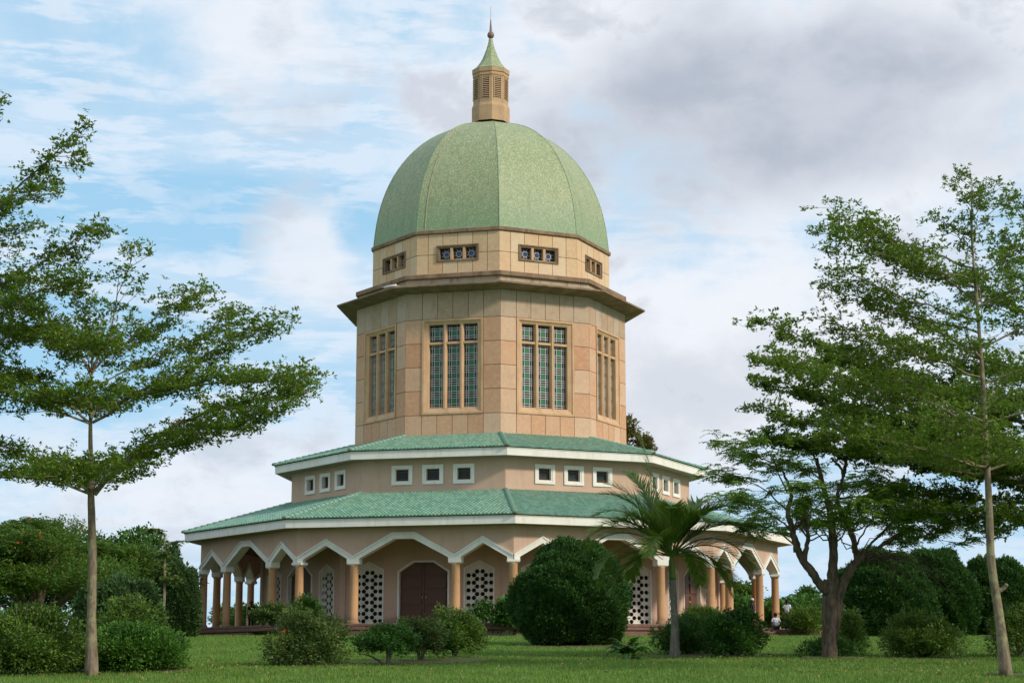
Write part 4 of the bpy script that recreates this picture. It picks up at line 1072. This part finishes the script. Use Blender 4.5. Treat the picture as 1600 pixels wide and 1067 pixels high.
# flame tree and thick growth on the far left
def broad_tree(name, label, px, d, wpx, top, bot, mat, seed, group=None, n=3200, nblob=9, bark='bark_dark', feather=False, basey=995, L=.2, flowers=None, fn=40, cat='tree', trunk_r=.22):
    base = np.array([gx(px, d), d, 0.0]); base[2] = G(base[0], d) - .05
    root = tag(empty(name, tuple(base)), label, cat, group); r_ = np.random.default_rng(seed)
    z1 = W(px, top, d)[2] - base[2]; z0 = max(.3, W(px, bot, d)[2] - base[2]); w = size(wpx, d)
    P = []; O = []; wood = MB()
    wood.tube(smooth_poly([(0, 0, -.2), (.1, 0, z0 * .5), (0, .1, (z0 + z1) * .45)], 8), list(np.linspace(trunk_r, trunk_r * .6, 8)), 9, jit=.06)
    per = n // nblob
    for i in range(nblob):
        t = (i + .5) / nblob; a = r_.random() * 6.28
        hz = r_.random() ** .8; cz = z0 + (z1 - z0) * (.18 + .66 * hz); lim = (1 - .75 * ((cz - z0) / (z1 - z0)) ** 2.2) * w * .5
        cx = (2 * t - 1) * lim * .85 if True else 0; cy = math.sin(a) * lim * .6
        rx = w * r_.uniform(.15, .24); rz = (z1 - z0) * r_.uniform(.10, .17); cz = min(cz, z1 - rz)
        dd = unit(r_.normal(size=(per, 3))); rr = (1 - .6 * r_.random(per) ** 1.3) * (1 + .2 * np.sin(dd @ np.array([5., 3, 4]) + i))
        P.append(dd * [rx, rx, rz] * rr[:, None] + [cx, cy, cz]); O.append(dd)
        wood.tube(smooth_poly([(0, 0, z0 * .6), (cx * .5, cy * .5, z0 + (cz - z0) * .5), (cx, cy, cz)], 7), list(np.linspace(trunk_r * .5, .03, 7)), 6, cap=False)
    P = np.concatenate(P); O = np.concatenate(O); 
    wood.build('trunk', M[bark], root, sm=True)
    leaf_obj('crown', [feather_leaves(P[:len(P) // 2], 2, L * 2.2, 5, L * .25, L * .75)] if feather else [rosettes(P, 6, L, L * .48, .35, .8, O * .6, jit=L * .5)], M[mat], root)
    if feather: leaf_obj('crown_clumps', [rosettes(P[len(P) // 2:], 5, L * .8, L * .3, .3, .8, O[len(P) // 2:] * .5, jit=L * .5)], M[mat], root)
    if flowers:
        top_ = P[P[:, 2] > z0 + (z1 - z0) * .55]; sel = top_[r_.choice(len(top_), fn, replace=False)]
        tag(leaf_obj('flowers', [rosettes(sel, 5, .16, .10, .4, jit=.08)], M[flowers], root), kind='stuff')
    return root
broad_tree('flame_tree', 'spreading feathery flame tree with a few red flowers at the far left behind the shrubs', 55, 80, 300, 792, 960, 'flame', 31, n=6400, nblob=16, feather=True, flowers='orange', fn=22)
broad_tree('flame_tree', 'yellowish green spreading tree behind the slender left trunk', 165, 86, 190, 838, 965, 'flame', 32, n=4600, nblob=12, feather=True)
broad_tree('dark_tree', 'dark leafy tree deep in the shade behind the far left shrubs', 60, 98, 330, 800, 985, 'shrub_dark', 33, n=4200, nblob=14, L=.3)
broad_tree('dark_tree', 'dark leafy tree filling the gap under the conifers left of the temple', 190, 104, 190, 830, 990, 'shrub_dark', 34, n=3400, nblob=12, L=.3)
conifer('low_conifer', 'low rounded conifer at the foot of the slender left tree, behind the leafy shrub', 180, 70, 120, 90, mat='conifer2', seed=24, n=3000, L=.2)
# trees seen beyond the temple
broad_tree('roof_height_tree', 'brownish treetop showing above the upper roof at the right of the drum', 984, 150, 84, 640, 760, 'olive', 41, n=1500, nblob=7, L=.30, trunk_r=.3)
for j, (px, d_, wp, tp, lab) in enumerate([
        (1165, 150, 90, 905, 'leafy tree seen through the right end of the arcade'), (1215, 165, 100, 925, 'round tree beyond the two people at the corner of the terrace'),
        (1262, 140, 95, 918, 'dark tree immediately left of the old forked trunk, beyond the terrace'), (1345, 150, 110, 935, 'distant tree in the gap right of the old forked trunk'),
        (425, 150, 50, 945, 'distant tree seen between the inner columns at the left of the arcade'), (362, 165, 70, 948, 'distant tree seen past the left corner columns'), (1110, 160, 60, 900, 'narrow tree seen through the last arches on the right')]):
    broad_tree('far_tree', lab, px, d_, wp, tp, 985, ['shrub', 'shrub_dark', 'shrub_dark', 'shrub', 'shrub', 'shrub_dull', 'shrub'][j], 50 + j, 'trees beyond the temple', n=1500, nblob=6, L=.3)
for px, d_, wp, hp, lab in ((1160, 128, 120, 62, 'low thick bush beyond the right arcade, left of the corner column'), (1250, 126, 110, 56, 'low thick bush beyond the terrace wall, behind the standing person'),
        (1340, 128, 120, 58, 'low thick bush beyond the lawn, just right of the old forked trunk'), (400, 132, 90, 44, 'low bush seen between the left arcade columns')):
    bush('far_bush', lab, (gx(px, d_), d_, 0), size(wp, d_), size(hp, d_) , M['shrub_dark'], n=2200, k=5, L=.3, lw=.14, group='bushes beyond the temple', seed=int(px), depth=5)
# thin young tree in front of the left conifers
q = at(78.0); b = q(256, 1000); b[2] = G(b[0], 78.0)
root = tag(empty('sapling', tuple(b)), 'thin young pale stemmed tree with a tuft of leaves on top, left of the temple', 'sapling')
sp = [p - b for p in (q(253, 975), q(258, 920), q(257, 880), q(257, 835))]; sp[0][2] = -.05
w_ = MB(); w_.tube(smooth_poly(sp, 10), list(np.linspace(.085, .03, 10)), 6)
c = []
for k in range(11):
    a = k * 2.4; s = smooth_poly(sp, 10)[5 + k % 5]; e = s + np.array([math.cos(a) * .62, math.sin(a) * .62, .25]); w_.tube([s, e], [.02, .008], 4); c.append(interp_poly([s, e], np.linspace(.4, 1, 6)))
w_.build('trunk', M['bark_pale'], root); leaf_obj('crown', [feather_leaves(np.concatenate(c), 3, .4, 6, .05, .14)], M['shrub_dull'], root)

# shrubs on the lawn: px, distance, width px, height px
def sh(name, label, px, d, wpx, hpx, mat, **k):
    return bush(name, label, (gx(px, d), d, 0), size(wpx, d), size(hpx, d), M[mat], **k)
sh('shrub', 'large loose light green shrub filling the lower left corner', 36, 43.0, 184, 98, 'shrub', n=5200, k=5, L=.085, lw=.045, spikes=10, seed=61, stems=9, group='shrubs on the lawn', lump=.22)
sh('shrub', 'lush rounded bright green shrub right behind the slender left trunk', 208, 44.5, 164, 68, 'shrub_lush', n=5200, k=5, L=.10, lw=.042, seed=62, group='shrubs on the lawn', lump=.12, depth=2.4)
sh('shrub', 'thin twiggy green shrub growing up behind the lush rounded one', 200, 60, 100, 80, 'shrub', n=1500, k=5, L=.12, lw=.05, spikes=9, seed=63, group='shrubs on the lawn')
sh('shrub', 'shaggy reddish green shrub with orange flowers on its left side before the left arcade', 483, 47.3, 114, 78, 'shrub_dull', n=3400, k=5, L=.085, lw=.036, spikes=7, seed=64, flowers='orange', fn=16, fside=(-.8, -.3, .62), flsz=.075, group='shrubs on the lawn', lump=.24)
sh('shrub', 'small dark green shrub on bare twisted stems, nearest of the cluster before the door', 605, 48.2, 82, 58, 'shrub_dark', n=1900, k=5, L=.085, lw=.04, seed=65, lift=.35, stems=7, group='shrubs on the lawn', flowers='orange', fn=5, flsz=.06)
sh('shrub', 'middle brownish shrub of the cluster before the door', 657, 50.3, 74, 62, 'shrub_dull', n=1700, k=5, L=.085, lw=.04, seed=66, lift=.25, spikes=4, stems=7, group='shrubs on the lawn', flowers='orange', fn=4, flsz=.06)
sh('shrub', 'tallest rounded shrub at the right of the cluster before the door', 712, 52.8, 86, 68, 'shrub', n=2600, k=5, L=.085, lw=.04, seed=67, lift=.1, group='shrubs on the lawn')
sh('shrub', 'dark leafy shrub just right of the palm trunk', 1072, 56.5, 92, 52, 'shrub_dark', n=2000, k=5, L=.10, lw=.045, seed=68, group='shrubs on the lawn')
sh('shrub', 'bigger dark green shrub between the palm and the seated person', 1146, 54.0, 84, 66, 'shrub_dark', n=2800, k=5, L=.10, lw=.045, seed=69, spikes=3, group='shrubs on the lawn')
sh('shrub', 'small sprawling shoots at the foot of the old forked trunk', 1298, 54.5, 84, 26, 'shrub_dark', n=700, k=5, L=.12, lw=.04, seed=70, group='shrubs on the lawn', core=False, lump=.3)
sh('shrub', 'leafy shoots sprouting behind the old forked trunk', 1330, 58, 42, 68, 'shrub', n=420, k=5, L=.14, lw=.05, seed=71, group='shrubs on the lawn', core=False)
sh('shrub', 'bright green bush with long upright shoots in front of the right conifers', 1440, 55.0, 118, 62, 'shrub', n=3000, k=5, L=.095, lw=.042, spikes=14, seed=72, group='shrubs on the lawn')
sh('shrub', 'yellow spotted loose shrub at the right edge behind the slender trunk', 1592, 55.5, 92, 72, 'shrub', n=1500, k=5, L=.10, lw=.042, spikes=5, seed=73, flowers='yellow', fn=26, flsz=.09, group='shrubs on the lawn', core=False)
# planting on the terrace
def bed(name, label, px, d, wpx, hpx, z, mat, **k):
    o = bush(name, label, (gx(px, d), d, 0), size(wpx, d), size(hpx, d), M[mat], **k); o.location.z = z; return o
bed('bed_shrub', 'grey green flowering shrub on the terrace in front of the left arcade columns', 425, 93.2, 58, 24, 2.15, 'shrub_dull', n=1100, k=5, L=.14, lw=.06, seed=81, group='plants on the terrace', depth=1.0, flowers='white_petal', fn=9, flsz=.06)
bed('bed_shrub', 'small dark leaved plant on the terrace behind the shaggy orange flowered shrub', 478, 92.6, 50, 34, 2.1, 'shrub_dark', n=700, k=5, L=.22, lw=.05, seed=82, group='plants on the terrace', depth=.9, spikes=4)
bed('rose_bush', 'low rose bush with white blooms under the pierced screen', 755, 91.2, 40, 30, 2.1, 'shrub_dark', n=420, k=5, L=.15, lw=.06, seed=83, group='plants on the terrace', depth=.8, core=False, flowers='white_petal', fn=8, flsz=.07, stems=10)
bed('bed_shrub', 'dark broad leaved plant on the terrace against the big conifer dome', 793, 91.4, 38, 34, 2.1, 'shrub_dark', n=460, k=5, L=.26, lw=.12, seed=84, group='plants on the terrace', depth=.8, core=False)
bed('bed_shrub', 'low yellowish grassy planting in front of the right door', 1100, 93.2, 62, 18, 2.1, 'shrub', n=1300, k=6, L=.26, lw=.03, seed=85, group='plants on the terrace', depth=.9, up=1.0)
bed('bed_shrub', 'spiky variegated plants on the low wall beside the standing person', 1258, 104, 50, 26, 2.05, 'shrub', n=500, k=6, L=.3, lw=.05, seed=86, group='plants on the terrace', core=False, flowers='yellow', fn=12, flsz=.12)

# --- cycad rosette
def frond(wood, leaves, p0, az, el, L, droop, nl, ll, lw, tipw=.4, rad=.02, vee=.5, twist=.0, lead=.75, hang=.6):
    n = 12; d0 = np.array([math.cos(az) * math.cos(el), math.sin(az) * math.cos(el), math.sin(el)]); P = [np.array(p0, float)]; dv = d0.copy()
    for i in range(n): dv = unit(dv + np.array([0, 0, -droop / n * (1 + i * .18)])); P.append(P[-1] + dv * L / n)
    P = np.array(P); wood.tube(P, list(np.linspace(rad, .004, n + 1)), 5, cap=False)
    t = np.linspace(.16, 1.0, nl); c = interp_poly(P, t); tg = unit(interp_poly(P, np.minimum(1, t + .03)) - interp_poly(P, np.maximum(0, t - .03)))
    side = unit(np.cross(tg, (0, 0, 1.0) if abs(el) < 1.35 else (math.cos(az), math.sin(az), 0.2))); upv = np.cross(side, tg)
    prof = ll * (np.sin(np.pi * (t * .86 + .10)) ** .6)
    for s in (-1, 1):
        D = side * s + tg * lead + upv * (vee + rng.normal(size=(nl, 1)) * .15) + rng.normal(size=(nl, 3)) * .08
        D = unit(D); l = prof * rng.uniform(.85, 1.1, nl)
        # each leaflet in two pieces so that its end can hang
        mid = c + D * (l * .55)[:, None]; D2 = unit(D + np.array([0, 0, -1.0]) * hang * rng.uniform(.4, 1.5, (nl, 1)))
        wv = unit(np.cross(D, upv)) * (lw * .5)
        e = mid + D2 * (l * .5)[:, None]
        leaves.append(np.stack([c - wv * .6, c + wv * .6, mid + wv, mid - wv], 1).reshape(-1, 3)); leaves.append(np.stack([mid - wv, mid + wv, e + wv * .12, e - wv * .12], 1).reshape(-1, 3))
b = W(982, 1032, 51.5); b[2] = G(b[0], 51.5)
root = tag(empty('cycad', tuple(b)), 'low dark cycad with stiff arching fronds on the grass below the big conifer dome', 'cycad'); w_ = MB(); lv = []
for k in range(26): frond(w_, lv, (0, 0, .08), k * 2.4, rng.uniform(.2, 1.3), rng.uniform(.7, .9), .9, 30, .17, .034, rad=.012, vee=.25)
w_.build('stalks', M['shrub_dark'], root); MB().lathe([(.0, -.05), (.12, -.05), (.14, .08), (.06, .16), (0, .17)], 10).build('trunk', M['bark_dark'], root); leaf_obj('leaflets', lv, M['conifer'], root)

# --- palm
q = at(54.3); b = q(1054, 1029); b[2] = G(b[0], 54.3) - .03; root = tag(empty('palm_tree', tuple(b)), 'feather palm with a ringed grey trunk standing in front of the right arcade', 'palm')
top = q(1051, 905) - b; cs = q(1049, 868) - b
P = smooth_poly([np.zeros(3), q(1055, 985) - b, q(1053, 950) - b, top], 26); rr = np.interp(np.linspace(0, 1, 26), [0, .1, .3, .6, 1], [.185, .15, .125, .10, .09]); rr = rr * (1 + .03 * (np.arange(26) % 2))
MB().tube(P, list(rr), 14).build('trunk', M['bark_grey'], root, sm=True)
MB().tube(smooth_poly([top - [0, 0, .02], (top + cs) / 2, cs], 8), [.095, .105, .10, .095, .09, .08, .07, .06], 12).build('crownshaft', M['shrub'], root, sm=True)
for k in range(3): MB().tube([P[9 + k * 5] - [0, 0, .02], P[9 + k * 5] + [0, 0, .02]], [rr[9 + k * 5] + .012] * 2, 14).build('trunk_ring', M['bark_pale'], root)
w_ = MB(); lv = []
FR = [  # azimuth degrees (0 right, 180 left, 270 towards viewer), elevation, length, droop
    (178, 40, 3.2, 1.25), (195, 24, 3.0, 1.35), (165, 14, 2.8, 1.3), (212, 50, 2.8, 1.2), (152, 60, 3.0, 1.0), (186, 4, 2.5, 1.3), (172, 68, 3.2, .8),
    (2, 42, 3.1, 1.15), (-14, 22, 3.0, 1.35), (16, 30, 3.1, 1.3), (-32, 52, 2.8, 1.1), (8, 62, 3.1, .9), (28, 12, 2.8, 1.2), (-6, 0, 2.4, 1.3),
    (172, 79, 3.8, .25), (130, 70, 3.3, .7), (50, 64, 3.1, .9), (300, 55, 2.6, 1.4), (245, 40, 2.5, 1.5), (90, 45, 2.8, 1.3), (60, 20, 2.6, 1.4), (120, 25, 2.6, 1.4),
    (205, 38, 3.0, 1.0), (160, 34, 3.1, 1.1), (184, 54, 3.1, .9), (-22, 36, 3.0, 1.0), (22, 48, 3.1, .9), (-4, 52, 3.0, .9), (265, 55, 2.6, 1.1), (100, 62, 3.0, .8)]
for az, el, L_, dr in FR:
    frond(w_, lv, cs + [0, 0, -.02], R(az), R(el + (12 if el < 60 else 0)), L_ * rng.uniform(.92, 1.04), dr * .82, 80, .72, .042, rad=.026, vee=.22, lead=1.35, hang=.12)
w_.build('stalks', M['shrub'], root, sm=True); leaf_obj('fronds', lv, M['palm'], root)

# --- low terrace wall running off to the right of the temple
p0 = np.array([W(1185, 984, 104.5)[0], 104.5]); p1 = np.array([W(1312, 984, 104.5)[0], 104.5])
root = tag(empty('terrace_wall', (p0[0], 104.5, 0)), 'low rubble stone wall with a dark coping behind the seated and standing people', 'wall')
Lw = p1[0] - p0[0]
MB().box(0, Lw, 0, 3.0, 1.2, 1.92).build('wall_body', M['rubblej'], root)
MB().box(-.05, Lw + .06, -.09, 3.05, 1.921, 2.10).build('coping', M['cap'], root)
mb = MB(); z = 1.5
while z < 1.88:
    u = .01
    while u < Lw - .1:
        w = min(rng.uniform(.2, .5), Lw - u); h = rng.uniform(.13, .2); h = min(h, 1.905 - z)
        mb.box(u + .015, u + w - .015, -rng.uniform(.02, .06), .02, z + .012, z + h - .012); u += w
    z += .165
tag(mb.build('rubble_stones', M['rubble'], root), kind='stuff')

# --- small floodlight on the cornice
th = TH0 - R(56 - 12); r_ = 8.75
root = tag(empty('floodlight', (r_ * math.sin(th), 110 - r_ * math.cos(th), 21.88), None, th), 'small white tubular lamp on the cornice ledge at the upper left of the drum', 'lamp')
MB().tube([(-.45, -.35, .02), (.45, -.35, .02)], .07, 10).build('lamp_tube', M['white'], root, sm=True)
MB().box(-.5, .5, -.30, -.1, -.06, .01).build('bracket', M['metal'], root)
MB().tube([(-.62, -.35, .02), (-.47, -.35, .02)], .045, 8).build('end_cap', M['metal'], root)
# --- far radio mast
p = W(1441, 850, 420); root = tag(empty('radio_mast', (p[0], 420, -15)), 'thin far off radio mast above the right conifers', 'mast')
mb = MB()
for s in ((-.5, 0), (.5, 0), (0, .8)): mb.tube([(s[0], s[1], 0), (s[0] * .3, s[1] * .3, p[2] + 15)], .10, 4)
for k in range(20): z = k * (p[2] + 15) / 20; f_ = 1 - .7 * k / 20; mb.tube([(-.5 * f_, 0, z), (.5 * f_, 0, z + 1)], .04, 3)
mb.build('lattice', M['metal'], root)

# --- fallen leaves lying on the grass under the trees
fx = []; 
for px_, d_, n_, sp_ in ((143, 43, 420, 4.0), (1560, 42.5, 420, 4.0), (1300, 53.5, 380, 3.5), (700, 49, 260, 6.0), (1050, 54, 200, 3.0), (300, 52, 260, 7.0), (1150, 60, 300, 9.0)):
    x_ = gx(px_, d_) + rng.normal(size=n_) * sp_; y_ = d_ + rng.normal(size=n_) * sp_ * .8; fx.append(np.stack([x_, y_, [G(a_, b_) + .045 for a_, b_ in zip(x_, y_)]], 1))
fx = np.concatenate(fx); aa = rng.random(len(fx)) * 6.28
fl_ = raw_mesh('fallen_leaves', leaf_verts(fx, np.stack([np.cos(aa), np.sin(aa), rng.uniform(-.1, .5, len(fx))], 1), rng.uniform(.05, .11, len(fx)), .05), 4)
tag(link('fallen_leaves', fl_, M['litter']), 'brown and yellow fallen leaves scattered on the lawn under the trees', 'leaves', kind='stuff')

# ------------------------------------------------------------------ people
def skinned(name, verts, edges, radii, mat, parent, sub=2, root_i=0):
    me = bpy.data.meshes.new(name); me.from_pydata([tuple(v) for v in verts], edges, [])
    o = bpy.data.objects.new(name, me); COL.objects.link(o)
    s = o.modifiers.new('skin', 'SKIN'); s.use_smooth_shade = True
    lay = me.skin_vertices[0].data
    for i, r in enumerate(radii):
        lay[i].radius = (r, r) if not isinstance(r, tuple) else r; lay[i].use_root = (i == root_i)
    ss = o.modifiers.new('sub', 'SUBSURF'); ss.levels = sub; ss.render_levels = sub
    dg = bpy.context.evaluated_depsgraph_get(); me2 = bpy.data.meshes.new_from_object(o.evaluated_get(dg)); me2.name = name
    bpy.data.objects.remove(o); bpy.data.meshes.remove(me)
    return link(name, smooth(me2), mat, parent)
def person(label, loc, rz, pose, shirt, legs, cap=None, bag=None, hairm='hair'):
    root = tag(empty('person', loc, None, rz), label, 'person')
    J = dict(pelvis=(0, 0, .95), belly=(0, 0, 1.10), chest=(0, 0, 1.32), neck=(0, 0, 1.48), jaw=(0, -.01, 1.55), head=(0, -.01, 1.64), crown=(0, 0, 1.72))
    J.update(shL=(-.17, 0, 1.42), elL=(-.22, .02, 1.14), wrL=(-.22, -.06, .90), haL=(-.22, -.09, .80), shR=(.17, 0, 1.42), elR=(.22, .02, 1.14), wrR=(.22, -.06, .90), haR=(.22, -.09, .80),
             hiL=(-.09, 0, .90), knL=(-.10, -.02, .50), anL=(-.10, .02, .09), toL=(-.11, -.13, .03), hiR=(.09, 0, .90), knR=(.10, -.02, .50), anR=(.10, .02, .09), toR=(.11, -.13, .03))
    J.update(pose)
    rad = dict(pelvis=.125, belly=.12, chest=.135, neck=.055, jaw=.07, head=.10, crown=.06, shL=.055, elL=.04, wrL=.028, haL=.036, shR=.055, elR=.04, wrR=.028, haR=.036, hiL=.085, knL=.055, anL=.038, toL=.035, hiR=.085, knR=.055, anR=.038, toR=.035)
    K = list(J); ix = {k: i for i, k in enumerate(K)}
    E_ = [('pelvis', 'belly'), ('belly', 'chest'), ('chest', 'neck'), ('neck', 'jaw'), ('jaw', 'head'), ('head', 'crown'), ('chest', 'shL'), ('shL', 'elL'), ('elL', 'wrL'), ('wrL', 'haL'), ('chest', 'shR'), ('shR', 'elR'), ('elR', 'wrR'), ('wrR', 'haR'),
          ('pelvis', 'hiL'), ('hiL', 'knL'), ('knL', 'anL'), ('anL', 'toL'), ('pelvis', 'hiR'), ('hiR', 'knR'), ('knR', 'anR'), ('anR', 'toR')]
    V = [J[k] for k in K]; E2 = [(ix[a], ix[b_]) for a, b_ in E_]; Rr = [rad[k] for k in K]
    # fingers and thumb from each hand
    for s in 'LR':
        h = Vector(J['ha' + s]); w0 = Vector(J['wr' + s]); dr_ = (h - w0).normalized(); sdv = dr_.cross(Vector((0, 1, 0))).normalized() if abs(dr_.y) < .9 else Vector((1, 0, 0)); nv = dr_.cross(sdv)
        for k in range(5):
            o_ = sdv * (-.027 + .018 * k); ln = [.045, .075, .085, .078, .06][k]; dd = (dr_ + (sdv * -.9 if k == 0 else nv * .1)).normalized()
            a = h + o_ + dr_ * (.0 if k == 0 else .03); V += [tuple(a), tuple(a + dd * ln * .55 ), tuple(a + (dd + nv * .35).normalized() * ln)]
            n = len(V); E2 += [(ix['ha' + s], n - 3), (n - 3, n - 2), (n - 2, n - 1)]; Rr += [.010, .009, .008]
    skinned('body', V, E2, Rr, M['skin'], root)
    g = lambda *ks: [J[k] for k in ks]
    lerp = lambda a, b_, t: tuple(np.array(J[a]) * (1 - t) + np.array(J[b_]) * t)
    sv = g('pelvis', 'belly', 'chest', 'shL', 'shR') + [lerp('shL', 'elL', .75), lerp('shR', 'elR', .75), lerp('chest', 'neck', .6)]
    skinned('shirt', sv, [(0, 1), (1, 2), (2, 3), (2, 4), (3, 5), (4, 6), (2, 7)], [.155, .145, .16, .08, .08, .07, .07, .08], M[shirt], root)
    lv_ = g('pelvis', 'hiL', 'knL', 'hiR', 'knR') + [lerp('knL', 'anL', .9), lerp('knR', 'anR', .9)]
    skinned('trousers', lv_, [(0, 1), (1, 2), (2, 5), (0, 3), (3, 4), (4, 6)], [.145, .105, .08, .105, .08, .065, .065], M[legs], root)
    hd = Vector(J['head']); 
    cv, cf = ico(); hv = cv * [.100, .108, .105] + np.array([0, .022, .045]) + np.array(hd); hv = [tuple(v) for v in hv]
    MB().add(hv, cf).build('hair', M[hairm], root, sm=True)
    if cap:
        MB().add([tuple(np.array(v) * [1, 1, 1] + [0, 0, .012]) for v in (cv[:, :] * [.108, .116, .09] + np.array([0, .012, .07]) + np.array(hd))], cf).build('cap', M[cap], root, sm=True)
    # face: nose, eyes, ears
    fb = MB(); fb.tube([tuple(hd + Vector((0, -.095, .02))), tuple(hd + Vector((0, -.125, -.015)))], [.008, .014], 6)
    for s in (-1, 1): fb.tube([tuple(hd + Vector((s * .098, 0, .02))), tuple(hd + Vector((s * .104, .005, -.03)))], [.018, .014], 6)
    fb.build('nose_and_ears', M['skin'], root, sm=True); tag(root.children[-1], kind='stuff')
    for s in (-1, 1): MB().tube([tuple(hd + Vector((s * .035, -.088, .015))), tuple(hd + Vector((s * .035, -.104, .015)))], .010, 8).build('eye', M['shirt'], root)
    MB().tube([tuple(hd + Vector((-.025, -.098, -.045))), tuple(hd + Vector((.025, -.098, -.045)))], .007, 6).build('mouth', M['dark'], root)
    for s in 'LR':
        t_ = Vector(J['to' + s]); a_ = Vector(J['an' + s]); MB().tube([tuple(a_ + Vector((0, .05, -.045))), tuple(a_ + Vector((0, -.02, -.04))), tuple(t_), tuple(t_ + Vector((0, -.04, 0)))], [.045, .05, .045, .03], 8).build('shoe', M['navy'], root, sm=True)
    return root
# seated man: sits on the coping at the corner with his back to us
dz_ = 2.10 - .86 + .0
seat = dict(pelvis=(0, 0, .98), belly=(0, -.03, 1.12), chest=(0, -.07, 1.33), neck=(0, -.09, 1.49), jaw=(0, -.12, 1.56), head=(0, -.13, 1.65), crown=(0, -.12, 1.73),
            shL=(-.18, -.06, 1.43), elL=(-.26, -.06, 1.16), wrL=(-.20, -.24, 1.02), haL=(-.17, -.32, 1.00), shR=(.18, -.06, 1.43), elR=(.30, .02, 1.17), wrR=(.34, .06, .95), haR=(.35, .07, .88),
            hiL=(-.09, -.03, .93), knL=(-.13, -.46, .93), anL=(-.13, -.50, .50), toL=(-.13, -.64, .45), hiR=(.09, -.03, .93), knR=(.13, -.46, .93), anR=(.13, -.48, .50), toR=(.13, -.62, .45))
p = W(1208, 975, 105.3)
person('seated person in a white shirt, back turned, on the terrace wall by the corner column', (p[0] + .12, 104.85, 2.10 - .82), R(188), seat, 'shirt', 'navy')
p = W(1227, 975, 107.0)
person('standing person in a white shirt and dark trousers beside the seated one', (p[0], 106.2, 2.10), R(150), dict(elR=(.26, .06, 1.18), wrR=(.22, -.12, 1.05), haR=(.20, -.20, 1.04)), 'shirt', 'navy')
p = W(1176, 975, 107.5)
person('standing person in dark top and white cap half hidden beside the right arcade column', (p[0], 107.5, 2.2), R(60), {}, 'navy', 'beige', cap='shirt')
p = W(392, 970, 112.5)
person('person in dark clothes standing in the shade under the left arcade', (p[0], 112.5, 2.2), R(20), {}, 'navy', 'navy')
